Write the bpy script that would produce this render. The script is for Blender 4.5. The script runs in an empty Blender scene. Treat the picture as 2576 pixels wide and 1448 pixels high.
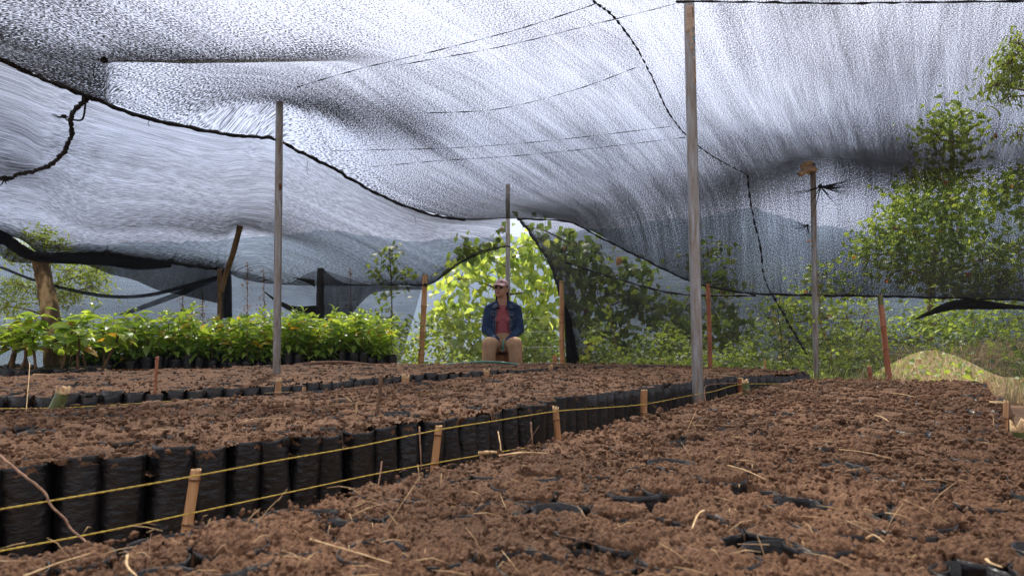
import bpy, bmesh, math, random
import numpy as np
from mathutils import Vector, Matrix, Euler
random.seed(7); RNG = np.random.default_rng(7)
R = math.radians
sc = bpy.context.scene
COL = sc.collection

# ------------------------------------------------------------ camera, world, sun, exposure
CAMZ = 0.60; F = 1700.0; HOR = 835.0; CX, CY = 1287.5, 724.0
PITCH = math.atan((HOR - CY) / F)
cam = bpy.data.cameras.new('camera'); cam.sensor_width = 36; cam.lens = 36 * F / 2575
cam.clip_start = 0.02; cam.clip_end = 12000
cam.dof.use_dof = True; cam.dof.focus_distance = 5.5; cam.dof.aperture_fstop = 7.1
co = bpy.data.objects.new('camera', cam); COL.objects.link(co)
co.location = (0, 0, CAMZ); co.rotation_euler = (R(90) + PITCH, 0, 0)
sc.camera = co
SUN_EL, SUN_AZ = R(57), R(-14)          # azimuth from +Y towards +X
sun = bpy.data.lights.new('sun', 'SUN'); sun.energy = 5.0; sun.angle = R(0.5); sun.color = (1, .94, .85)
so = bpy.data.objects.new('sun', sun); COL.objects.link(so)
sd = Vector((math.sin(SUN_AZ) * math.cos(SUN_EL), math.cos(SUN_AZ) * math.cos(SUN_EL), math.sin(SUN_EL)))
so.rotation_euler = sd.to_track_quat('Z', 'Y').to_euler()
w = bpy.data.worlds.new('World'); sc.world = w; w.use_nodes = True
nt = w.node_tree; nt.nodes.clear()
out = nt.nodes.new('ShaderNodeOutputWorld'); bg = nt.nodes.new('ShaderNodeBackground')
sky = nt.nodes.new('ShaderNodeTexSky'); sky.sky_type = 'NISHITA'; sky.sun_disc = False
sky.sun_elevation = SUN_EL; sky.sun_rotation = SUN_AZ
sky.air_density = 1.0; sky.dust_density = 3.0; sky.ozone_density = 1.0; sky.altitude = 800
tc = nt.nodes.new('ShaderNodeTexCoord'); nz = nt.nodes.new('ShaderNodeTexNoise')
nz.inputs['Scale'].default_value = 2.2; nz.inputs['Detail'].default_value = 7; nz.inputs['Roughness'].default_value = .6
rp = nt.nodes.new('ShaderNodeMapRange'); rp.inputs['From Min'].default_value = .3; rp.inputs['From Max'].default_value = .6
rp.inputs['To Min'].default_value = .80; rp.inputs['To Max'].default_value = 1.0
mx = nt.nodes.new('ShaderNodeMix'); mx.data_type = 'RGBA'
mx.inputs['B'].default_value = (16.0, 14.3, 12.9, 1)      # thin bright cloud
nt.links.new(tc.outputs['Generated'], nz.inputs['Vector']); nt.links.new(nz.outputs['Fac'], rp.inputs['Value'])
nt.links.new(rp.outputs['Result'], mx.inputs['Factor']); nt.links.new(sky.outputs[0], mx.inputs['A'])
nt.links.new(mx.outputs['Result'], bg.inputs['Color']); bg.inputs['Strength'].default_value = 0.074
nt.links.new(bg.outputs[0], out.inputs['Surface'])
sc.view_settings.view_transform = 'Standard'; sc.view_settings.look = 'None'
sc.view_settings.exposure = 1.38; sc.view_settings.gamma = 1
sc.cycles.max_bounces = 7; sc.cycles.transparent_max_bounces = 24; sc.cycles.transmission_bounces = 4
sc.cycles.diffuse_bounces = 3; sc.cycles.glossy_bounces = 2; sc.cycles.volume_bounces = 0
sc.cycles.caustics_reflective = False; sc.cycles.caustics_refractive = False
sc.cycles.use_denoising = True

def P(px, py, d):
    """point seen at (px,py) of the photo (2575 wide) at depth d metres in front of the camera"""
    v = CY - py; c, s = math.cos(PITCH), math.sin(PITCH)
    y = F * c - v * s; z = F * s + v * c; k = d / y
    return np.array([(px - CX) * k, d, CAMZ + z * k])
def gx(px, d): return (px - CX) / F * d

# ------------------------------------------------------------ helpers
class MB:
    def __init__(s): s.v = []; s.q = []; s.t = []; s.n = 0; s.qm = []; s.tm = []; s.at = []
    def add(s, V, Q=None, T=None, m=0, a=None):
        V = np.asarray(V, float).reshape(-1, 3); s.v.append(V)
        if Q is not None and len(Q): s.q.append(np.asarray(Q, int) + s.n); s.qm.append(np.full(len(Q), m))
        if T is not None and len(T): s.t.append(np.asarray(T, int) + s.n); s.tm.append(np.full(len(T), m))
        s.at.append(np.full(len(V), 0.5) if a is None else np.broadcast_to(np.asarray(a, float), (len(V),)))
        s.n += len(V); return s
    def mesh(s, name, mats, smooth=True, attr=None):
        me = bpy.data.meshes.new(name)
        V = np.concatenate(s.v); q = np.concatenate(s.q) if s.q else np.zeros((0, 4), int)
        t = np.concatenate(s.t) if s.t else np.zeros((0, 3), int)
        me.vertices.add(len(V)); me.vertices.foreach_set('co', V.astype(np.float32).ravel())
        li = np.concatenate([q.ravel(), t.ravel()]); me.loops.add(len(li)); me.loops.foreach_set('vertex_index', li.astype(np.int32))
        nf = len(q) + len(t); me.polygons.add(nf)
        tot = np.concatenate([np.full(len(q), 4), np.full(len(t), 3)]); st = np.concatenate([[0], np.cumsum(tot)[:-1]]) if nf else tot
        me.polygons.foreach_set('loop_start', st.astype(np.int32)); me.polygons.foreach_set('loop_total', tot.astype(np.int32))
        mi = np.concatenate(s.qm + s.tm) if (s.qm or s.tm) else np.zeros(0, int)
        me.polygons.foreach_set('material_index', mi.astype(np.int32))
        me.polygons.foreach_set('use_smooth', np.full(nf, smooth))
        if attr:
            al = me.attributes.new(attr, 'FLOAT', 'POINT'); al.data.foreach_set('value', np.concatenate(s.at).astype(np.float32))
        for m in (mats if isinstance(mats, (list, tuple)) else [mats]): me.materials.append(m)
        me.update(calc_edges=True); me.validate(); return me
    def build(s, name, mats, parent=None, smooth=True, attr=None, loc=(0, 0, 0)):
        return link(name, s.mesh(name, mats, smooth, attr), parent, loc)
def link(name, data, parent=None, loc=(0, 0, 0)):
    o = bpy.data.objects.new(name, data); COL.objects.link(o); o.location = loc
    if parent is not None: o.parent = parent
    return o
def tag(o, label=None, cat=None, group=None, kind=None):
    if label: o['label'] = label
    if cat: o['category'] = cat
    if group: o['group'] = group
    if kind: o['kind'] = kind
    return o
def empty(name, loc, label, cat, group=None, rz=0):
    o = link(name, None, None, loc); o.empty_display_size = .1; o.rotation_euler = (0, 0, rz)
    return tag(o, label, cat, group)
def copy_tree(o, parent=None):
    c = o.copy(); COL.objects.link(c); c.parent = parent
    for ch in list(o.children): copy_tree(ch, c)
    return c
def grid_faces(nr, nc, wrap=False):
    i = np.arange(nr - 1)[:, None]; j = np.arange(nc if wrap else nc - 1)[None, :]
    a = i * nc + j; b = i * nc + (j + 1) % nc; c = (i + 1) * nc + (j + 1) % nc; d = (i + 1) * nc + j
    return np.stack([a, b, c, d], -1).reshape(-1, 4)
def tube(mb, pts, rad, n=8, m=0, cap=True, jit=0, a=None, squash=None):
    pts = np.asarray(pts, float); k = len(pts); rad = np.broadcast_to(np.asarray(rad, float), (k,))
    tg = np.gradient(pts, axis=0); tg /= np.linalg.norm(tg, axis=1)[:, None] + 1e-12
    up = np.array([0, 0, 1.]) if abs(tg[0][2]) < .9 else np.array([1., 0, 0])
    rings = []
    for i in range(k):
        s_ = np.cross(tg[i], up); s_ /= np.linalg.norm(s_) + 1e-12; u_ = np.cross(s_, tg[i]); up = u_
        th = np.arange(n) * 2 * math.pi / n
        rr = rad[i] * (1 + (RNG.uniform(-jit, jit, n) if jit else 0))
        rings.append(pts[i] + (np.cos(th) * rr)[:, None] * s_ + (np.sin(th) * rr)[:, None] * u_)
    V = np.concatenate(rings); Q = grid_faces(k, n, True); T = []
    if cap:
        V = np.vstack([V, pts[0], pts[-1]]); c0, c1 = k * n, k * n + 1
        T = [[c0, (j + 1) % n, j] for j in range(n)] + [[c1, (k - 1) * n + j, (k - 1) * n + (j + 1) % n] for j in range(n)]
    mb.add(V, Q, T, m=m, a=a); return mb
def catmull(C, m):
    C = np.asarray(C, float); n = len(C); o = []
    for i in range(n - 1):
        p0 = C[max(i - 1, 0)]; p1 = C[i]; p2 = C[i + 1]; p3 = C[min(i + 2, n - 1)]
        for s in range(m):
            t = s / m
            o.append(.5 * (2 * p1 + (p2 - p0) * t + (2 * p0 - 5 * p1 + 4 * p2 - p3) * t * t + (3 * p1 - p0 - 3 * p2 + p3) * t ** 3))
    o.append(C[-1]); return np.array(o)
def hsh(i, j, s):
    i = np.asarray(i, np.int64); j = np.asarray(j, np.int64)
    h = (i * 374761393 + j * 668265263 + s * 2147483647 + 12345) & 0x7fffffff
    h = ((h ^ (h >> 13)) * 1274126177) & 0x7fffffff; h = ((h ^ (h >> 16)) * 1103515245) & 0x7fffffff
    return (h & 0xffffff) / float(0x1000000)
def crumb(x, y, c, s):
    """heights of a bed of rounded crumbs of size c"""
    X = x / c; Y = y / c; ix = np.floor(X); iy = np.floor(Y); h = np.zeros_like(X)
    for a in (-1, 0, 1):
        for b in (-1, 0, 1):
            cx = ix + a; cy = iy + b
            px = cx + hsh(cx, cy, s); py = cy + hsh(cx, cy, s + 1); rr = .35 + .6 * hsh(cx, cy, s + 2) ** 2
            d2 = ((X - px) ** 2 + (Y - py) ** 2) / rr ** 2
            h = np.maximum(h, np.sqrt(np.clip(1 - d2, 0, 1)) * rr)
    return h * c
def vnoise(x, y, s):
    ix = np.floor(x); iy = np.floor(y); fx = x - ix; fy = y - iy; fx = fx * fx * (3 - 2 * fx); fy = fy * fy * (3 - 2 * fy)
    a = hsh(ix, iy, s); b = hsh(ix + 1, iy, s); c = hsh(ix, iy + 1, s); d = hsh(ix + 1, iy + 1, s)
    return (a * (1 - fx) + b * fx) * (1 - fy) + (c * (1 - fx) + d * fx) * fy
def fbm(x, y, s, o=4):
    r = 0; a = .5
    for i in range(o): r = r + a * vnoise(x, y, s + i * 7); x = x * 2.03; y = y * 2.03; a *= .5
    return r

# ------------------------------------------------------------ materials
def mat(name): 
    m = bpy.data.materials.new(name); m.use_nodes = True; t = m.node_tree
    return m, t, t.nodes['Principled BSDF']
def node(t, ty, **kw):
    n = t.nodes.new(ty)
    for k, v in kw.items(): 
        if k in n.inputs: n.inputs[k].default_value = v
        else: setattr(n, k, v)
    return n
def noisemat(name, stops, scale=20, rough=.8, bump=.0, bscale=None, stretch=(1, 1, 1), coord='Object', detail=6, spec=.3, rr=None, dist=.01, metallic=0):
    """procedural colour ramp over noise + bump"""
    m, t, b = mat(name)
    c = node(t, 'ShaderNodeTexCoord'); mp = node(t, 'ShaderNodeMapping'); mp.inputs['Scale'].default_value = stretch
    t.links.new(c.outputs[coord], mp.inputs[0])
    n = node(t, 'ShaderNodeTexNoise', Scale=scale, Detail=detail, Roughness=.6); t.links.new(mp.outputs[0], n.inputs['Vector'])
    r = node(t, 'ShaderNodeValToRGB'); e = r.color_ramp.elements
    while len(e) < len(stops): e.new(.5)
    for i, (p_, c_) in enumerate(stops): e[i].position = p_; e[i].color = (*c_, 1)
    t.links.new(n.outputs['Fac'], r.inputs[0]); t.links.new(r.outputs[0], b.inputs['Base Color'])
    b.inputs['Roughness'].default_value = rough; b.inputs['Specular IOR Level'].default_value = spec; b.inputs['Metallic'].default_value = metallic
    if bump:
        n2 = node(t, 'ShaderNodeTexNoise', Scale=bscale or scale * 3, Detail=5); t.links.new(mp.outputs[0], n2.inputs['Vector'])
        bp = node(t, 'ShaderNodeBump', Strength=bump, Distance=dist); t.links.new(n2.outputs['Fac'], bp.inputs['Height'])
        t.links.new(bp.outputs[0], b.inputs['Normal'])
    if rr:
        mr = node(t, 'ShaderNodeMapRange'); mr.inputs['To Min'].default_value, mr.inputs['To Max'].default_value = rr
        t.links.new(n.outputs['Fac'], mr.inputs['Value']); t.links.new(mr.outputs[0], b.inputs['Roughness'])
    return m
def soilmat(name, k=1.0):
    m, t, b = mat(name)
    g = node(t, 'ShaderNodeNewGeometry')
    n1 = node(t, 'ShaderNodeTexNoise', Scale=170, Detail=6, Roughness=.8); n2 = node(t, 'ShaderNodeTexNoise', Scale=2.3, Detail=3)
    n3 = node(t, 'ShaderNodeTexVoronoi', Scale=95)
    for n in (n1, n2, n3): t.links.new(g.outputs['Position'], n.inputs['Vector'])
    r = node(t, 'ShaderNodeValToRGB'); e = r.color_ramp.elements
    for p_, c_ in ((.5, (.155, .078, .040)), (.66, (.27, .152, .083))): e.new(p_).color = (*c_, 1)
    e[0].position = .28; e[0].position = .34; e[0].color = (.030, .0145, .0075, 1); e[-1].position = .76; e[-1].color = (.52, .36, .21, 1)
    for x in e: x.color = (x.color[0] * k, x.color[1] * k, x.color[2] * k, 1)
    t.links.new(n1.outputs['Fac'], r.inputs[0])
    hs = node(t, 'ShaderNodeHueSaturation'); t.links.new(r.outputs[0], hs.inputs['Color'])
    mr = node(t, 'ShaderNodeMapRange'); mr.inputs['From Min'].default_value = .3; mr.inputs['From Max'].default_value = .7
    mr.inputs['To Min'].default_value = .72; mr.inputs['To Max'].default_value = 1.2
    t.links.new(n2.outputs['Fac'], mr.inputs['Value']); t.links.new(mr.outputs[0], hs.inputs['Value'])
    mx_ = node(t, 'ShaderNodeMix', data_type='RGBA'); mx_.blend_type = 'MULTIPLY'; mx_.inputs['Factor'].default_value = .4
    t.links.new(hs.outputs[0], mx_.inputs['A']); t.links.new(n3.outputs['Color'], mx_.inputs['B'])
    bw = node(t, 'ShaderNodeRGBToBW'); t.links.new(n3.outputs['Color'], bw.inputs[0])
    mr2 = node(t, 'ShaderNodeMapRange'); mr2.inputs['To Min'].default_value = .45; mr2.inputs['To Max'].default_value = 1.15
    t.links.new(bw.outputs[0], mr2.inputs['Value']); t.links.new(mr2.outputs[0], mx_.inputs['B'])
    t.links.new(mx_.outputs['Result'], b.inputs['Base Color'])
    bp = node(t, 'ShaderNodeBump', Strength=.7, Distance=.004); t.links.new(n1.outputs['Fac'], bp.inputs['Height'])
    t.links.new(bp.outputs[0], b.inputs['Normal']); b.inputs['Roughness'].default_value = .8; b.inputs['Specular IOR Level'].default_value = .25
    return m
M = {}
M['soil'] = soilmat('soil'); 
M['plastic'] = noisemat('black_plastic', [(.35, (.003, .003, .004)), (.6, (.008, .0075, .007)), (.8, (.05, .034, .022))], 17, .38, .8, 40, (1, 1, 2.0), rr=(.2, .62), spec=.5, dist=.006)
M['dirt'] = noisemat('dirt', [(.3, (.15, .085, .05)), (.55, (.27, .165, .10)), (.8, (.36, .24, .15))], 6, .95, .8, 60, dist=.02, detail=10)
M['bamboo'] = noisemat('dry_bamboo', [(.3, (.30, .12, .05)), (.5, (.50, .27, .12)), (.75, (.66, .44, .24))], 9, .45, .25, 60, (3, 3, .35), spec=.5)
M['red_bamboo'] = noisemat('reddish_bamboo', [(.3, (.20, .06, .03)), (.55, (.40, .15, .075)), (.8, (.52, .27, .15))], 9, .5, .25, 60, (3, 3, .35), spec=.4)
M['green_bamboo'] = noisemat('green_bamboo', [(.35, (.07, .10, .03)), (.6, (.17, .19, .06)), (.8, (.35, .28, .10))], 14, .4, .2, 60, (2, 2, .4), spec=.5)
M['cut_bamboo'] = noisemat('cut_bamboo', [(.3, (.32, .18, .09)), (.6, (.60, .42, .22)), (.8, (.75, .58, .36))], 60, .8, .5, 200, (1, 1, .25))
M['node_dark'] = noisemat('bamboo_node', [(.3, (.10, .045, .02)), (.7, (.24, .12, .06))], 60, .7, .3)
M['bark'] = noisemat('bark', [(.3, (.06, .035, .02)), (.5, (.15, .09, .05)), (.75, (.26, .17, .10))], 12, .85, .8, 40, (2, 2, .5))
M['mottled'] = noisemat('mottled_bark', [(.42, (.09, .06, .03)), (.52, (.18, .12, .055)), (.6, (.50, .34, .17)), (.8, (.60, .45, .26))], 5, .8, .6, 30, (2, 2, .7), detail=3)
M['twig'] = noisemat('twig', [(.3, (.10, .05, .03)), (.7, (.30, .17, .10))], 40, .8, .4)
M['straw'] = noisemat('straw', [(.3, (.42, .25, .11)), (.7, (.72, .52, .28))], 40, .7, .3)
M['root'] = noisemat('root_bark', [(.3, (.14, .075, .045)), (.7, (.34, .20, .125))], 30, .8, .5)
M['palebark'] = noisemat('pale_bark', [(.3, (.20, .16, .12)), (.7, (.45, .38, .30))], 10, .85, .5)
def steelmat():
    m, t, b = mat('galvanised_steel')
    g = node(t, 'ShaderNodeTexCoord'); mp = node(t, 'ShaderNodeMapping'); mp.inputs['Scale'].default_value = (6, 6, .8)
    t.links.new(g.outputs['Object'], mp.inputs[0]); n = node(t, 'ShaderNodeTexNoise', Scale=5, Detail=8, Roughness=.65); t.links.new(mp.outputs[0], n.inputs['Vector'])
    mp2 = node(t, 'ShaderNodeMapping'); mp2.inputs['Scale'].default_value = (1, 1, 60); t.links.new(g.outputs['Object'], mp2.inputs[0])
    n2 = node(t, 'ShaderNodeTexNoise', Scale=5, Detail=4); t.links.new(mp2.outputs[0], n2.inputs['Vector'])
    r = node(t, 'ShaderNodeValToRGB'); e = r.color_ramp.elements
    e[0].position = .3; e[0].color = (.13, .09, .06, 1); e[1].position = .66; e[1].color = (.42, .45, .48, 1); e.new(.46).color = (.30, .27, .235, 1)
    t.links.new(n.outputs['Fac'], r.inputs[0]); t.links.new(r.outputs[0], b.inputs['Base Color'])
    b.inputs['Metallic'].default_value = .65
    mr = node(t, 'ShaderNodeMapRange'); mr.inputs['To Min'].default_value = .3; mr.inputs['To Max'].default_value = .65
    t.links.new(n2.outputs['Fac'], mr.inputs['Value']); t.links.new(mr.outputs[0], b.inputs['Roughness'])
    bp = node(t, 'ShaderNodeBump', Strength=.35, Distance=.002); t.links.new(n2.outputs['Fac'], bp.inputs['Height']); t.links.new(bp.outputs[0], b.inputs['Normal'])
    return m
M['steel'] = steelmat()
def plain(name, c, rough=.6, spec=.4, bump=.15, scale=40):
    return noisemat(name, [(.3, tuple(x * .8 for x in c)), (.7, tuple(min(1, x * 1.15) for x in c))], scale, rough, bump, scale * 2, spec=spec, dist=.003)
M['yellow'] = plain('yellow_twine', (.55, .40, .07), .7); M['orange'] = plain('orange_twine', (.65, .25, .06), .7)
M['blackcord'] = noisemat('black_cord', [(.3, (.004, .004, .005)), (.7, (.02, .02, .024))], 60, .8, .8, 120)
M['wire'] = plain('grey_wire', (.25, .24, .23), .5)
M['hose'] = plain('green_hose', (.03, .16, .13), .4); M['tan_cloth'] = noisemat('tan_cloth', [(.3, (.42, .33, .24)), (.7, (.66, .55, .43))], 30, .9, .6, 60)
M['paper'] = noisemat('label_paper', [(.3, (.42, .32, .24)), (.7, (.62, .52, .42))], 60, .8); M['blue_ink'] = plain('blue_ink', (.03, .33, .55)); M['ink'] = plain('dark_ink', (.03, .03, .035))
def leafmat(name, c1, c2, trans=.5, rough=.4, yellow=None, spec=.5):
    m, t, b = mat(name)
    a = node(t, 'ShaderNodeAttribute'); a.attribute_name = 'hue'
    r = node(t, 'ShaderNodeValToRGB'); e = r.color_ramp.elements
    e[0].position = .1; e[0].color = (*c1, 1); e[1].position = .94; e[1].color = (*c2, 1)
    if yellow: e.new(.995).color = (*yellow, 1)
    t.links.new(a.outputs['Fac'], r.inputs[0])
    g = node(t, 'ShaderNodeNewGeometry'); n = node(t, 'ShaderNodeTexNoise', Scale=30, Detail=3); t.links.new(g.outputs['Position'], n.inputs['Vector'])
    hs = node(t, 'ShaderNodeHueSaturation'); mr = node(t, 'ShaderNodeMapRange'); mr.inputs['To Min'].default_value = .6; mr.inputs['To Max'].default_value = 1.4
    t.links.new(n.outputs['Fac'], mr.inputs['Value']); t.links.new(mr.outputs[0], hs.inputs['Value']); t.links.new(r.outputs[0], hs.inputs['Color'])
    t.links.new(hs.outputs[0], b.inputs['Base Color']); b.inputs['Roughness'].default_value = rough; b.inputs['Specular IOR Level'].default_value = spec
    tr = node(t, 'ShaderNodeBsdfTranslucent'); h2 = node(t, 'ShaderNodeHueSaturation'); h2.inputs['Hue'].default_value = .475; h2.inputs['Saturation'].default_value = 1.1; h2.inputs['Value'].default_value = 1.9
    t.links.new(hs.outputs[0], h2.inputs['Color']); t.links.new(h2.outputs[0], tr.inputs['Color'])
    ms = node(t, 'ShaderNodeMixShader'); ms.inputs[0].default_value = trans
    t.links.new(b.outputs[0], ms.inputs[1]); t.links.new(tr.outputs[0], ms.inputs[2]); t.links.new(ms.outputs[0], t.nodes['Material Output'].inputs['Surface'])
    return m
M['leaf'] = leafmat('seedling_leaf', (.12, .23, .04), (.40, .54, .10), .55, .3, (.45, .33, .06))
M['bigleaf'] = leafmat('broad_leaf', (.12, .20, .045), (.34, .42, .10), .55, .38, (.38, .30, .14))
M['darkleaf'] = leafmat('dark_leaf', (.06, .11, .03), (.17, .24, .05), .5, .45, (.32, .20, .08))
M['treeleaf'] = leafmat('sunlit_tree_leaf', (.095, .17, .04), (.30, .40, .09), .5, .4, (.36, .18, .06))
M['fernleaf'] = leafmat('feathery_leaf', (.09, .15, .03), (.24, .32, .05), .5, .5)
M['weed'] = leafmat('weed_leaf', (.075, .13, .03), (.22, .30, .06), .45, .5, (.34, .24, .10))
M['drygrass'] = leafmat('dry_grass', (.24, .19, .10), (.48, .40, .26), .35, .7)
M['deadleaf'] = leafmat('dry_stalk', (.12, .09, .05), (.25, .17, .09), .3, .8)

def netmat(name, gain=1.0, sx=135, sy=112, colr=.028):
    m, t, b = mat(name)
    uv = node(t, 'ShaderNodeUVMap'); uv.uv_map = 'weave'
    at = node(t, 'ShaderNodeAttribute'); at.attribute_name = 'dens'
    def nz(sx, sy, det=2, sca=1.0):
        mp = node(t, 'ShaderNodeMapping'); mp.inputs['Scale'].default_value = (sx, sy, 1); t.links.new(uv.outputs[0], mp.inputs[0])
        n = node(t, 'ShaderNodeTexNoise', Scale=sca, Detail=det, Roughness=.6); n.noise_dimensions = '2D'; t.links.new(mp.outputs[0], n.inputs['Vector']); return n.outputs['Fac']
    def mth(op, a, b_=None, c_=None):
        n = node(t, 'ShaderNodeMath'); n.operation = op
        for i, x in enumerate((a, b_, c_)):
            if x is None: continue
            if isinstance(x, (int, float)): n.inputs[i].default_value = x
            else: t.links.new(x, n.inputs[i])
        return n.outputs[0]
    streak = mth('SUBTRACT', nz(44, 1.3, 3), .5)          # laddering along the weave
    streak2 = mth('SUBTRACT', nz(9, .7, 3), .5)
    speck = mth('SUBTRACT', nz(sx, sy, 3), .5)           # loose knit clumps
    big = mth('SUBTRACT', nz(1.1, .5, 3), .5)
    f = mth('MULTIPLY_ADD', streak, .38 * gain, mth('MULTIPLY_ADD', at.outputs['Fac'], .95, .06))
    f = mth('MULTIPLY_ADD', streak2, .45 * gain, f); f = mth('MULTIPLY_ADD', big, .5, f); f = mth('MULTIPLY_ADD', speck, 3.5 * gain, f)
    # keep it a net: never fully open or closed
    mr = node(t, 'ShaderNodeMapRange'); mr.interpolation_type = 'SMOOTHSTEP'; mr.inputs['From Min'].default_value = .0; mr.inputs['From Max'].default_value = 1.0
    mr.inputs['To Min'].default_value = .06; mr.inputs['To Max'].default_value = .985; t.links.new(f, mr.inputs['Value'])
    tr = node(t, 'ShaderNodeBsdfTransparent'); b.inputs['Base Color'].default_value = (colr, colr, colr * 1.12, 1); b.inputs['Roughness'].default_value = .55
    b.inputs['Specular IOR Level'].default_value = .08
    ms = node(t, 'ShaderNodeMixShader'); t.links.new(mr.outputs[0], ms.inputs[0]); t.links.new(tr.outputs[0], ms.inputs[1]); t.links.new(b.outputs[0], ms.inputs[2])
    t.links.new(ms.outputs[0], t.nodes['Material Output'].inputs['Surface'])
    return m
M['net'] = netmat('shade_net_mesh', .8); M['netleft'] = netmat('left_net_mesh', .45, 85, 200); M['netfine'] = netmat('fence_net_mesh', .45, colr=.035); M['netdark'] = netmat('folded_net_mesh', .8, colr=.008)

# ------------------------------------------------------------ terrain
SQ, SP = np.array([.53, .85]), np.array([.85, -.53])     # along the pole rows / across them
def ridge_py(px):
    xs = [-900, 0, 300, 560, 820, 1000, 1300, 1500, 1800, 1900, 1960, 2060, 2150, 2300, 2450, 2575, 3300]
    ys = [640, 630, 618, 612, 585, 612, 600, 590, 545, 527, 548, 572, 588, 560, 510, 470, 430]
    return np.interp(px, xs, ys)
def terrain():
    rs = np.concatenate([np.linspace(.3, 16, 80), np.geomspace(17, 1780, 90)]); th = np.concatenate([np.linspace(-.9, .9, 1000), np.linspace(.9, 2 * math.pi - .9, 220)[1:-1]]) % (2 * math.pi); nth = len(th)
    Rr, T = np.meshgrid(rs, th, indexing='ij'); X = Rr * np.sin(T); Y = Rr * np.cos(T)
    # signed distance beyond the far side of the plot (perimeter line through the far poles)
    far = (X - 3.1) * SQ[0] + (Y - 7.0) * SQ[1] ; left = -((X + 4.65) * SP[0] + (Y - 7.15) * SP[1])
    front = np.maximum(far, left)
    drop0 = np.clip((front - 2.2) / 3.0, 0, None)
    right = np.clip((X - 3.2) / 2.0, 0, 1)
    z = -np.minimum(drop0 * 2.0, 8 + (front - 5) * .45) * (drop0 > 0)
    z = np.where(drop0 > 0, np.maximum(z, -75), 0)
    mound = .30 * np.exp(-((X - 7.2) / 2.6) ** 2 - ((Y - 9.2) / 1.6) ** 2) 
    z = z * np.where((X > 4.5) & (front < 9), .25, 1) + mound
    # opposite hills
    px = CX + F * np.tan(np.clip(T + (T > math.pi) * -2 * math.pi, -1.25, 1.25))
    el = (HOR - ridge_py(np.clip(px, -3000, 5000))) / F * np.cos(np.clip(T + (T > math.pi) * -2 * math.pi, -1.2, 1.2))
    el = el + .012 * (fbm(px / 70, px * 0, 3, 6) - .5) + .0022 * (fbm(px / 6, px * 0, 8, 2) - .5) 
    peak = 1500 * el
    up = np.clip((Rr - 420) / 1080, 0, 1); up = up * up * (3 - 2 * up)
    rough = (fbm(X / 160, Y / 160, 11, 5) - .48) * 150 * np.clip((Rr - 400) / 300, 0, 1) * (1 - up ** 3) 
    hill = -75 + (peak + 75) * up + rough
    hill = np.where(Rr > 1500, peak - (Rr - 1500) * .12, hill)
    z = np.where(Rr > 400, hill, z)
    z = z + (fbm(X * 1.3, Y * 1.3, 5) - .5) * .05 * np.clip((front - .2) / 2, 0, 1)
    V = np.stack([X, Y, z], -1).reshape(-1, 3); Q = grid_faces(len(rs), nth, True)[:, ::-1]
    mb = MB(); far_ = np.clip((Rr.reshape(-1) - 14) / 20, 0, 1); mb.add(V, Q, a=far_)
    c0 = len(V); mb.add([[0, 0, 0]], None, None, a=0.0); mb.t.append(np.array([[c0, j, (j + 1) % nth] for j in range(nth)])); mb.tm.append(np.zeros(nth, int))
    return mb
def groundmat():
    m, t, b = mat('ground_and_hills')
    g = node(t, 'ShaderNodeNewGeometry'); a = node(t, 'ShaderNodeAttribute'); a.attribute_name = 'far'
    n = node(t, 'ShaderNodeTexNoise', Scale=6, Detail=10, Roughness=.65); n2 = node(t, 'ShaderNodeTexNoise', Scale=.06, Detail=10, Roughness=.7)
    for x in (n, n2): t.links.new(g.outputs['Position'], x.inputs['Vector'])
    r = node(t, 'ShaderNodeValToRGB'); e = r.color_ramp.elements; e[0].position = .3; e[0].color = (.13, .075, .045, 1); e[1].position = .75; e[1].color = (.34, .22, .135, 1); t.links.new(n.outputs['Fac'], r.inputs[0])
    r2 = node(t, 'ShaderNodeValToRGB'); e = r2.color_ramp.elements; e[0].position = .35; e[0].color = (.02, .04, .015, 1); e[1].position = .7; e[1].color = (.09, .12, .045, 1); t.links.new(n2.outputs['Fac'], r2.inputs[0])
    mx_ = node(t, 'ShaderNodeMix', data_type='RGBA'); t.links.new(a.outputs['Fac'], mx_.inputs['Factor']); t.links.new(r.outputs[0], mx_.inputs['A']); t.links.new(r2.outputs[0], mx_.inputs['B'])
    t.links.new(mx_.outputs['Result'], b.inputs['Base Color']); b.inputs['Roughness'].default_value = .95; b.inputs['Specular IOR Level'].default_value = .1
    bp = node(t, 'ShaderNodeBump', Strength=.8, Distance=.03); t.links.new(n.outputs['Fac'], bp.inputs['Height']); t.links.new(bp.outputs[0], b.inputs['Normal'])
    return m
tag(terrain().build('ground', groundmat(), attr='far'), 'brown dirt ground falling away to a valley and blue hills', None, None, 'structure')

# ------------------------------------------------------------ the plastic bags of soil
MIDF = [(-2.5, .35), (-1.9, 1.0), (-1.25, 1.65), (-.91, 1.86), (-.615, 2.22), (-.21, 2.64), (.24, 3.33), (.81, 4.1), (1.27, 4.66), (1.84, 5.12), (2.5, 5.62)]
MIDB = [(1.75, 6.4), (.55, 6.1), (-.11, 5.15), (-.73, 4.3), (-1.14, 3.65), (-1.62, 3.15), (-2.1, 2.8), (-3.4, 1.4)]
NEARP = [(-1.35, .1), (-.75, .97), (-.43, 1.28), (-.2, 1.6), (.13, 2.07), (.85, 3.12), (2.07, 4.75), (2.5, 4.68), (3.05, 4.45), (2.29, 3.2), (1.66, 2.3), (1.31, 1.7), (.95, 1.05), (.4, .3), (.1, .1)]
FARP = [(-4.6, 1.6), (-2.65, 3.5), (-2.0, 3.8), (-1.32, 4.4), (-.86, 5.2), (-.28, 5.6), (.4, 6.3), (1.9, 6.75), (1.0, 7.0), (0, 7.15), (-2.3, 6.75), (-3.75, 5.2), (-6.2, 3.2)]
BEDS = [('near', NEARP), ('mid', MIDF + MIDB), ('far', FARP)]
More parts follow.
